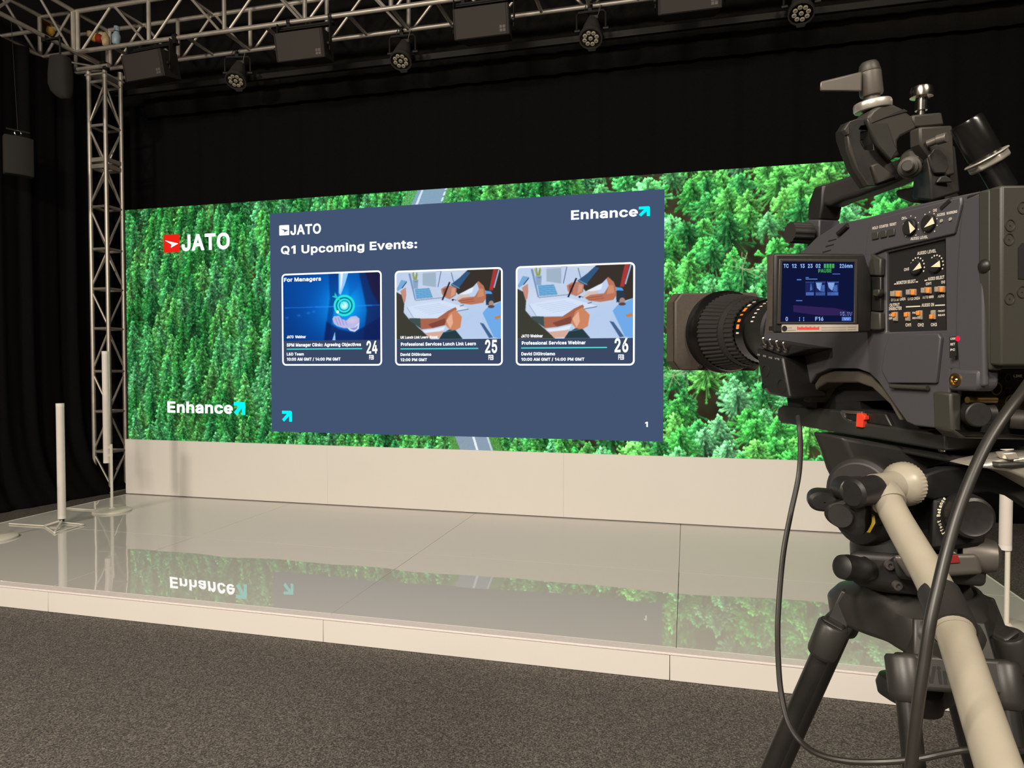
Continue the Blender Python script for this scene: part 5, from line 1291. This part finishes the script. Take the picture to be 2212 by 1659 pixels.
def sock(p, r, m, t=.008):
    m1 = MB(); m1.lathe(B(p, AC), YN, [(0, r), (t, r), (t, r*.78), (0, r*.76)], 24, 0); m1.lathe(B(p, AC), YN, [(0, r*.7), (t*.3, r*.7)], 20, 1); m1.build('socket', [M[m], M['deepblack']], cn, co)
sock(q4(1942, 305), .0058, 'brass', .005); sock(q4(2060, 420), .0075, 'brass', .006); sock(q4(2250, 420), .0075, 'brass', .006); sock(q4(2055, 215), .0036, 'gun', .003); sock(q4(2045, 330), .0036, 'gun', .003)
MB().tube(B(q4(1738, 402), AC-.012), B(q4(1975, 402), AC-.012), .0028).build('cover_bar', M['brass'], cn, co)
MB().lathe(B(q4(1800, 520), AC-.012), (-.35, -1, 0), [(-.008, .0105), (.006, .0105), (.007, .0095)], 28).lathe(B(q4(1850, 520), AC-.006), (1, -.2, 0), [(0, .0095), (.009, .0095)], 24).build('connector_cap', M['blackp'], cn, co)
m1 = MB(); m1.lathe(B(q4(2090, 560), AC-.004), (1, -.9, 0), [(0, .0085), (.012, .0085), (.012, .0115), (.0145, .0115), (.0145, .010), (.017, .010), (.017, .0115), (.0195, .0115), (.0195, .010), (.022, .010), (.022, .0115), (.0245, .0115), (.0245, .010), (.05, .010)], 24)
m1.build('cable_gland', M['gun'], cn, co)

# ------------------------------------------------------------------ clamp on the handle
cl0 = B(qc(700, 1300), .66)
cl = thing('super_clamp', 'black metal clamp with a lever handle gripping the top handle of the video camera', 'clamp', mat=m4(cl0))
CA = .606
def CP(pts, a): return [B(qc(*p), a) for p in pts]
jaw = [(590, 720), (640, 650), (720, 592), (860, 590), (960, 640), (1050, 720), (1095, 810), (1090, 850), (930, 930), (900, 970), (905, 1060), (935, 1110), (830, 1170), (700, 1000), (620, 800)]
cj = MB().prism(CP(jaw, CA), (0, .022, 0)).build('clamp_jaw', M['gun'], cl, cl0, bevel=.003, seg=3)
MB().prism(CP([(590, 725), (630, 790), (800, 780), (870, 1000), (905, 1060), (830, 1170), (690, 1010), (600, 800)], CA-.003), (0, .004, 0)).build('jaw_face', M['tripgrey'], cj, cl0, bevel=.0015)
MB().prism(CP([(640, 780), (960, 640), (1000, 665), (770, 730)], CA-.001), (0, .003, 0)).build('jaw_groove', M['deepblack'], cj, cl0)
fr = [(350, 850), (405, 765), (480, 740), (600, 735), (640, 900), (720, 1090), (830, 1170), (925, 1330), (900, 1360), (700, 1425), (600, 1432), (470, 1240), (400, 1050), (358, 930)]
hl = [(520, 880), (620, 860), (640, 960), (655, 1060), (560, 1060), (520, 990)]
MB().prism(CP(fr, CA+.006), (0, .014, 0), holes=[CP(hl, CA+.006)]).build('clamp_frame', M['blackp'], cl, cl0, bevel=.003, seg=3)
for pl_ in ([(350, 850), (400, 770), (410, 900), (385, 910)], [(385, 910), (405, 930), (500, 1250), (620, 1430), (590, 1430), (470, 1240), (400, 1050)]):
    MB().prism(CP(pl_, CA+.002), (0, .006, 0)).build('frame_rib', M['gun'], cl, cl0, bevel=.001)
MB().prism(CP([(630, 1215), (700, 1190), (890, 1340), (690, 1410)], CA+.003), (0, .006, 0)).build('lower_block', M['gun'], cl, cl0, bevel=.0015)
MB().tube(B(qc(545, 985), CA+.02), B(qc(585, 870), CA+.02), .0045).tube(B(qc(585, 985), CA+.022), B(qc(600, 880), CA+.022), .003, mat=0).build('screw_shaft', M['brass'], cl, cl0)
ca, cb = B(qc(640, 620), CA+.015), B(qc(600, 165), CA+.015); ax = cb-ca; lg = ax.length
MB().lathe(ca, ax, [(-.004, .013), (-.004, .0168), (-.002, .0178), (.003, .0178), (.005, .017), (.006, .011)], 36).build('lock_ring', M['zinc'], cl, cl0, bevel=.0008)
lv = MB().lathe(ca, ax, [(.006, .0078), (lg*.25, .0078), (lg*.25, .0102), (lg*.30, .0110), (lg*.77, .0106), (lg*.78, .0100), (lg*.95, .0084), (lg, .0066), (lg*1.01, .004)], 28).build('lever_hub', M['silver'], cl, cl0)
MB().lathe(ca, ax, [(lg*.78, .0104), (lg*.80, .0105), (lg*.95, .0088), (lg*1.005, .0069), (lg*1.02, .004)], 28).build('lever_cap', M['gun'], lv, cl0)
a = CA+.015
MB().hexa([B(qc(100, 460), a+.003), B(qc(100, 460), a-.003), B(qc(530, 462), a-.006), B(qc(530, 462), a+.006), B(qc(104, 362), a+.003), B(qc(104, 362), a-.003), B(qc(530, 258), a-.006), B(qc(530, 258), a+.006)]).build('lever_arm', M['silver'], lv, cl0, bevel=.0015)

# black stud with locking nut behind the mount
sd0 = B(qc(1960, 1430), .53)
sd = thing('mounting_stud', 'black round stud with a silver locking nut at the rear top of the camera', 'stud', mat=m4(sd0))
a0, a1 = B(qc(1985, 1450), .525), B(qc(1590, 770), .535); ax = a1-a0; lg = ax.length
MB().lathe(a0, ax, [(-.002, .0105), (lg*.36, .0105)], 28).build('lower_tube', M['gloss'], sd, sd0)
MB().lathe(a0, ax, [(lg*.46, .0128), (lg*.52, .0138), (lg*.96, .0138), (lg, .0128)], 32).build('upper_tube', M['gloss'], sd, sd0)
n6 = MB(); n6.lathe(a0, ax, [(lg*.34, .0155), (lg*.36, .017), (lg*.43, .017), (lg*.44, .0155)], 6); n6.lathe(a0, ax, [(lg*.44, .0185), (lg*.465, .0185)], 28)
n6.build('lock_nut', M['zinc'], sd, sd0, bevel=.0008, angle=20)

# ------------------------------------------------------------------ fluid head (built in the camera's axes, it is panned and tilted with it)
ho = Vector((0.575, 0.66, -0.30))
hd = thing('fluid_head', 'black fluid tripod head with a cream pan bar under the video camera', 'tripod head', mat=m4(ho))
def Fd(p, d): return L(dep(p[0], p[1], d))
PS = .522
plate = [(1679, 882), (1690, 876), (1816, 886), (1822, 899), (1832, 908), (1912, 921), (1925, 921), (2043, 936), (2043, 974), (2028, 973), (1850, 942), (1686, 913), (1679, 906)]
MB().prism([S(p, PS) for p in plate], (.10, 0, 0)).build('camera_plate', M['headblk'], hd, ho, bevel=.0025, seg=3)
MB().prism([S(p, PS+.003) for p in ((1818, 889), (1912, 893), (1926, 922), (1836, 909), (1826, 900))], (.09, 0, 0)).build('wedge_plate', M['blackp'], hd, ho, bevel=.0015)
MB().prism([S(p, PS+.001) for p in ((1816, 886), (1862, 889), (1862, 896), (1824, 893), (1826, 904), (1838, 908), (1838, 911), (1822, 905))], (.004, 0, 0)).build('slide_rail', M['silver'], hd, ho, bevel=.0006)
MB().prism([S(p, PS-.003) for p in ((1850, 892), (1862, 893), (1864, 898), (1868, 898), (1868, 907), (1864, 908), (1863, 924), (1848, 922))], (.006, 0, 0)).build('release_lever', M['red'], hd, ho, bevel=.0008)
MB().lathe(S((2037, 940), PS+.004), (0, 0, -1), [(0, .0035), (.015, .0035), (.016, .0025)], 12).build('end_stop', M['chrome'], hd, ho)
MB().prism([S(p, PS+.012) for p in ((1759, 934), (1790, 936), (2052, 982), (2160, 1000), (2160, 1012), (2040, 997), (1764, 944))], (.08, 0, 0)).build('lower_plate', M['headblk'], hd, ho, bevel=.002)
# body: top casting, two cheeks, tilt drum, pan base
D0 = .70
MB().prism([Fd(p, D0) for p in ((1818, 944), (2052, 984), (2150, 992), (2150, 1008), (2050, 1003), (2010, 1012), (1990, 1050), (1980, 1090), (1880, 1090), (1850, 1030), (1836, 985))], Vector((0, .05, 0))).build('tilt_platform', M['headblk'], hd, ho, bevel=.004, seg=3)
c = Fd((1905, 1085), .715)
MB().lathe(c+Vector((-.035, 0, 0)), (1, 0, 0), [(0, .030), (.004, .042), (.012, .044), (.10, .044), (.104, .04)], 40).build('tilt_drum', M['headblk'], hd, ho, bevel=.001)
MB().lathe(Fd((1868, 1062), .685), (-1, -.5, 0), [(-.03, .034), (.0, .0355), (.01, .0345), (.014, .030)], 36).build('side_cover', M['headblk'], hd, ho, bevel=.001)
b0 = Fd((1930, 1180), .715); b1 = Fd((1945, 1296), .715)
def soft_box(P, name, m, parent, org, bv=.006):
    return MB().hexa(P).build(name, M[m], parent, org, bevel=bv, seg=4)
MB().lathe(Fd((1935, 1130), .715), b1-b0, [(0, .040), (.02, .046), (.045, .048), (.06, .046)], 40).build('pan_housing', M['headblk'], hd, ho, bevel=.002)
soft_box([Fd(p, .665) for p in ((1838, 1262), (2005, 1290), (2005, 1200), (1830, 1188))]+[Fd(p, .78) for p in ((1850, 1262), (1990, 1285), (1990, 1200), (1850, 1190))], 'pan_base', 'headblk', hd, ho, .008)
for p in ((1923, 1222), (1940, 1266)):
    m1 = MB(); m1.lathe(Fd(p, .66), Vector((-.25, -1, 0)), [(-.004, .0044), (.0005, .0044), (.0008, .0034), (.0008, .0022), (-.002, .0021)], 18, 0); m1.build('hex_screw', M['silver'], hd, ho)
lv = MB().lathe(Fd((1868, 1230), .67), Fd((1797, 1222), .655)-Fd((1868, 1230), .67), [(-.005, .011), (.002, .0125), (.006, .0135), (.010, .012), (.022, .0125), (.030, .0115), (.0315, .009)], 24).build('pan_brake_lever', M['blackp'], hd, ho)
# right hand housing with the balance knob
rh = soft_box([Fd(p, .635) for p in ((2012, 1190), (2130, 1182), (2136, 1085), (2018, 1075))]+[Fd(p, .74) for p in ((1990, 1190), (2090, 1185), (2095, 1060), (1995, 1060))], 'balance_housing', 'headblk', hd, ho, .008)
MB().prism([Fd(p, .632) for p in ((2020, 1080), (2132, 1092), (2128, 1175), (2016, 1184))], (0, .004, 0)).build('dial_plate', M['deepblack'], rh, ho, bevel=.002)
kc = Fd((2088, 1113), .628)
kax = Vector((-.35, -1, .02)).normalized()
MB().lathe(kc, kax, [(-.006, .0205), (.004, .0200), (.012, .0185), (.0135, .016), (.0125, .014), (.0125, .002)], 40).build('balance_knob', M['blackp'], rh, ho)
mb = MB(); word = 'Perfect Balance'
ctr = (2082, 1115)
for i, ch in enumerate(word):
    if ch == ' ': continue
    a = math.radians(146+i*(88/14)); ar = math.radians(146+(i)*(88/14))
    px = lambda r, t: (ctr[0]+r*math.cos(t), ctr[1]-r*math.sin(t)*1.12)
    # letters run from the bottom of the arc upwards
    t = math.radians(228-i*6.2); dt = math.radians(2.4)
    P0, P1, P2 = px(51, t+dt), px(51, t-dt), px(58.5, t+dt)
    mb.text(ch, Fd(P0, .6313), Fd(P1, .6313), Fd(P2, .6313), 0, ch in 'abcen')
mb.build('arc_lettering', M['ivory'], rh, ho)
MB().prism([Fd(p, .60) for p in ((2104, 1009), (2130, 1001), (2170, 993), (2212, 986), (2290, 980), (2290, 1075), (2212, 1032), (2180, 1019), (2140, 1013))], (0, .03, 0)).build('cradle_arm', M['zinc'], hd, ho, bevel=.003)
MB().prism([Fd(p, .595) for p in ((2170, 979), (2196, 977), (2204, 992), (2180, 994))], (0, .01, 0)).build('cradle_tab', M['zinc'], hd, ho, bevel=.001)
MB().prism([Fd(p, .645) for p in ((2000, 1025), (2040, 1012), (2110, 1010), (2180, 1020), (2290, 1075), (2290, 1140), (2190, 1075), (2140, 1062), (2018, 1080), (1992, 1075))], (0, .012, 0)).build('cradle_inside', M['deepblack'], hd, ho, bevel=.002)
# levelling base in silver
soft_box([Fd(p, .64) for p in ((1938, 1250), (2130, 1268), (2134, 1212), (1925, 1200))]+[Fd(p, .74) for p in ((1935, 1245), (2100, 1260), (2100, 1195), (1935, 1195))], 'level_base', 'headblk', hd, ho, .005)
sb = soft_box([Fd(p, .622) for p in ((1962, 1251), (2124, 1240), (2112, 1196), (1926, 1199))]+[Fd(p, .70) for p in ((1980, 1245), (2110, 1238), (2110, 1196), (1940, 1198))], 'silver_casting', 'silver', hd, ho, .004)
MB().prism([Fd(p, .6205) for p in ((2024, 1201), (2070, 1199), (2075, 1216), (2030, 1219))], (0, .003, 0)).build('level_window', M['darkred'], sb, ho, bevel=.0006)
MB().lathe(Fd((2128, 1200), .645), (.8, -.6, 0), [(-.02, .016), (.0, .0165), (.008, .0145), (.012, .008)], 28).build('level_knob', M['silver'], hd, ho)
# pan bar clamp: knurled cream rosette, stub, black lobed knobs, then the bar itself
rc = Fd((1950, 1046), .642); ra = (Fd((1874, 1060), .622)-rc)
rl = ra.length
k = 72; m1 = MB(); vs = []; fs = []
_, aa, bb = basis(ra); un = ra.normalized()
for t, r in ((-.006, .0175), (-.006, .0200), (.002, .0200), (.007, .0180), (.012, .0140), (rl*.55, .0135), (rl*.80, .0140), (rl*.80, .004)):
    for i in range(k):
        q = 2*PI*i/k; rr = r+(.0007 if i % 2 and .019 < r else 0); vs.append(rc+un*t+(aa*math.cos(q)+bb*math.sin(q))*rr)
for j in range(7):
    for i in range(k): fs.append((j*k+i, j*k+(i+1) % k, (j+1)*k+(i+1) % k, (j+1)*k+i))
m1.add(vs, fs); pr = m1.build('pan_bar_clamp', M['cream'], hd, ho)
MB().lathe(rc+un*(rl*.78), un, [(0, .0135), (rl*.35, .0130), (rl*.6, .0135), (rl*.66, .011)], 24).build('clamp_screw', M['blackp'], pr, ho)
def lobed(c, ax, r, h, name, parent, n=3, amp=.28):
    m1 = MB(); _, a, b = basis(ax); u = V(ax).normalized(); K = 48; vs = []; fs = []
    for t, s in ((-h, .72), (-h*.8, .95), (0, 1), (h*.8, .95), (h, .72), (h, .05)):
        for i in range(K):
            q = 2*PI*i/K; rr = r*s*(1+amp*math.cos(n*q)); vs.append(c+u*t+(a*math.cos(q)+b*math.sin(q))*rr)
    for j in range(5):
        for i in range(K): fs.append((j*K+i, j*K+(i+1) % K, (j+1)*K+(i+1) % K, (j+1)*K+i))
    fs.append(tuple(range(K-1, -1, -1)))
    m1.add(vs, fs); return m1.build(name, M['blackp'], parent, ho)
lobed(Fd((1838, 1108), .640), (-.8, -.6, -.1), .0185, .014, 'lobed_knob', hd, 3, .16)
MB().lathe(Fd((1816, 1114), .628), (-.8, -.6, -.1), [(0, .011), (.002, .0105)], 24).build('knob_cap', M['headblk'], hd, ho)
lobed(Fd((1850, 1056), .632), (-.3, -1, .1), .0155, .014, 'wing_knob', hd, 2, .30)
lobed(Fd((1779, 1079), .665), (-.5, -.8, 0), .0125, .014, 'wing_knob', hd, 2, .22)
MB().tube(Fd((1779, 1075), .67), Fd((1870, 1072), .70), .008).build('knob_shaft', M['headblk'], hd, ho)
MB().prism([Fd(p, .655) for p in ((1868, 1150), (1878, 1122), (1890, 1112), (1892, 1130), (1880, 1152))], (0, .006, 0)).build('indicator_flag', M['yellow'], hd, ho, bevel=.0008)
pb = [Fd(p, d) for p, d in (((1918, 1083), .618), ((1940, 1125), .600), ((1976, 1188), .574), ((2012, 1250), .548), ((2040, 1310), .522), ((2062, 1368), .500))]
MB().lathe(Fd((1916, 1078), .621), pb[1]-pb[0], [(-.022, .009), (-.012, .0145), (.002, .0148), (.006, .0142)], 28).build('bar_socket', M['cream'], pr, ho)
bar_ = MB().path(pb, [.0122, .0122, .0127, .0132, .0135, .0138], 24, sub=10).build('pan_bar', M['cream'], hd, ho)
g0, g1 = Fd((2022, 1278), .538), Fd((2060, 1360), .503)
MB().path([Fd((2028, 1282), .536), Fd((2046, 1325), .518), Fd((2061, 1362), .502)], [.0150, .0156, .0158], 28).build('collar', M['rubber'], bar_, ho)
MB().path([Fd((2060, 1358), .503), Fd((2100, 1480), .462), Fd((2152, 1640), .420), Fd((2210, 1810), .385)], [.0128, .0128, .0132, .0136], 24).build('bar_extension', M['cream'], bar_, ho)
MB().path([Fd((2206, 1800), .387), Fd((2232, 1880), .372), Fd((2290, 2060), .345)], [.0150, .0165, .0155], 24).build('hand_grip', M['rubber'], bar_, ho)

# ------------------------------------------------------------------ tripod
TC = dep(1985, 1380, .72); TC.z = 1.262
fh = Vector((math.sin(YAW), math.cos(YAW), 0)); rh_ = Vector((math.cos(YAW), -math.sin(YAW), 0))
to = Vector((TC.x, TC.y, 0.0))
tp = thing('tripod', 'black two-tube camera tripod carrying the video camera on the carpet', 'tripod', to)
def dirn(deg): return rh_*math.cos(math.radians(deg))+fh*math.sin(math.radians(deg))
m1 = MB(); vs = []; fs = []; K = 72
for z, r, amp in ((1.276, .056, .22), (1.281, .070, .24), (1.304, .074, .22), (1.316, .070, .14), (1.322, .062, .04), (1.330, .055, 0), (1.333, .052, 0), (1.326, .045, 0)):
    for i in range(K):
        q = 2*PI*i/K; w = math.cos(3*(q-math.radians(-100)))
        d = rh_*math.cos(q)+fh*math.sin(q)
        vs.append(Vector((TC.x, TC.y, z))+d*(r*(1+amp*w)))
for j in range(7):
    for i in range(K): fs.append((j*K+i, j*K+(i+1) % K, (j+1)*K+(i+1) % K, (j+1)*K+i))
fs += [tuple(range(K)), tuple(range(8*K-1, 7*K-1, -1))]
m1.add(vs, fs); m1.build('bowl_casting', M['tripgrey'], tp, to, bevel=.003, seg=3)
MB().lathe((TC.x, TC.y, 1.312), (0, 0, 1), [(0, .044), (.018, .047), (.03, .042), (.036, .036)], 40).build('levelling_ball', M['headblk'], tp, to)
m1 = MB(); m1.lathe((TC.x, TC.y, 1.10), (0, 0, 1), [(.11, .012), (.185, .016)], 20)
m1.build('bowl_clamp_stem', M['blackp'], tp, to)
m1 = MB(); vs = []; fs = []
for z, s in ((1.203, .75), (1.207, .95), (1.217, 1), (1.226, .92), (1.230, .6)):
    for i in range(K):
        q = 2*PI*i/K; vs.append(Vector((TC.x, TC.y, z))+(rh_*math.cos(q+.2)+fh*math.sin(q+.2))*(.034*s*(1+.22*math.cos(3*q))))
for j in range(4):
    for i in range(K): fs.append((j*K+i, j*K+(i+1) % K, (j+1)*K+(i+1) % K, (j+1)*K+i))
fs += [tuple(range(K)), tuple(range(5*K-1, 4*K-1, -1))]
m1.add(vs, fs); m1.build('bowl_clamp_knob', M['blackp'], tp, to)
legs = []
for deg, lab in ((140, 0), (-100, 1), (20, 2)):
    h = dirn(deg); p = dirn(deg+90); sp = math.radians(20)
    dn = (h*math.sin(sp)-Vector((0, 0, 1))*math.cos(sp)).normalized()
    top = Vector((TC.x, TC.y, 1.312))+h*.062
    half = .042
    lg_ = MB()
    zl = 0.52
    for s in (-1, 1): lg_.tube(top+p*(s*half)+dn*.03, top+p*(s*half*1.12)+dn*.82, .0098, .0098, 20)
    # yoke at the top of the leg
    yk = MB()
    out = dn.cross(p).normalized()
    if out.dot(h) < 0: out = -out
    def Y(s, a, b): return top+p*s+dn*a+out*b
    yk.hexa([Y(-.052, .060, -.011), Y(.052, .060, -.011), Y(.052, .060, .013), Y(-.052, .060, .013), Y(-.048, .028, -.011), Y(.048, .028, -.011), Y(.048, .028, .013), Y(-.048, .028, .013)])
    lgo = lg_.build('leg', M['legblk'], tp, to)
    yo = yk.build('leg_yoke', M['tripgrey'], lgo, to, bevel=.004, seg=3)
    hg_ = MB(); hg_.hexa([Y(-.036, .034, -.012), Y(.036, .034, -.012), Y(.036, .034, .010), Y(-.036, .034, .010), Y(-.031, -.004, -.012), Y(.031, -.004, -.012), Y(.031, -.004, .009), Y(-.031, -.004, .009)])
    hg_.build('hinge_block', M['tripgrey'], lgo, to, bevel=.002)
    for s in (-1, 1):
        MB().lathe(top+p*(s*half)+dn*.030, dn, [(0, .014), (.003, .0160), (.034, .0155), (.038, .0145), (.041, .0112)], 24).build('collar', M['tripgrey'], lgo, to)
    # lower stage down to the carpet
    MB().tube(top+dn*.60, top+dn*1.305, .012, .011, 18).build('lower_tube', M['legblk'], lgo, to)
    MB().box(top+dn*.79, (.09, .09, .05)).build('leg_lock', M['blackp'], lgo, to, bevel=.008, seg=3)
    fz = top+dn*1.315; MB().lathe(Vector((fz.x, fz.y, 0.0005)), (0, 0, 1), [(0, .03), (.012, .03), (.035, .018), (.09, .012)], 20).build('foot', M['rubber'], lgo, to)
    if lab == 1:
        tx = MB()
        a, b, c = Y(-.030, .053, .0134), Y(.020, .053, .0134), Y(-.030, .038, .0134)
        if (b-a).dot(rh_) < 0: a, b, c = Y(.030, .053, .0134), Y(-.020, .053, .0134), Y(.030, .038, .0134)
        tx.text('Vinten', a, b, c, 0, True)
        tx.build('yoke_lettering', M['deepblack'], yo, to)

# ------------------------------------------------------------------ cables
c1 = [(1727, 925, .74), (1729, 970, .735), (1725, 1030, .73), (1708, 1110, .72), (1693, 1190, .71), (1684, 1280, .70), (1680, 1360, .69), (1682, 1440, .68), (1688, 1500, .67), (1703, 1560, .655), (1730, 1602, .64),
      (1770, 1630, .62), (1830, 1644, .60), (1900, 1646, .585), (1980, 1640, .575), (2040, 1628, .57), (2095, 1620, .57), (2180, 1622, .58), (2330, 1600, .60), (2420, 1440, .60), (2420, 1200, .57), (2370, 1020, .55), (2330, 900, .56)]
P = [dep(*q) for q in c1]
o = MB().path([P[0]+Vector((0, 0.01, .012))]+P, .0027, 10, sub=8).build('camera_cable', M['cable'], loc=P[0], org=P[0])
tag(o, 'thin black cable hanging from the camera plate and looping past the tripod legs', 'cable')
c2 = [(2262, 770, .50), (2212, 842, .475), (2172, 895, .465), (2132, 958, .46), (2098, 1030, .455), (2068, 1110, .45), (2045, 1190, .445), (2028, 1260, .44), (2010, 1340, .435), (1998, 1420, .432), (1986, 1500, .43), (1976, 1580, .43), (1968, 1659, .43), (1958, 1760, .43), (1950, 1850, .43)]
P = [dep(*q) for q in c2]
P += [P[-1]+Vector((-.01, -.02, -.45)), Vector((P[-1].x-.03, P[-1].y-.05, .06)), Vector((P[-1].x-.08, P[-1].y-.10, .006)), Vector((P[-1].x-.3, P[-1].y-.35, .005)), Vector((P[-1].x-.5, P[-1].y-.9, .005))]
o = MB().path(P, .0037, 12, sub=8).build('camera_cable', M['cable'], loc=P[0], org=P[0])
tag(o, 'thick black cable from the rear of the video camera crossing the cream pan bar', 'cable')
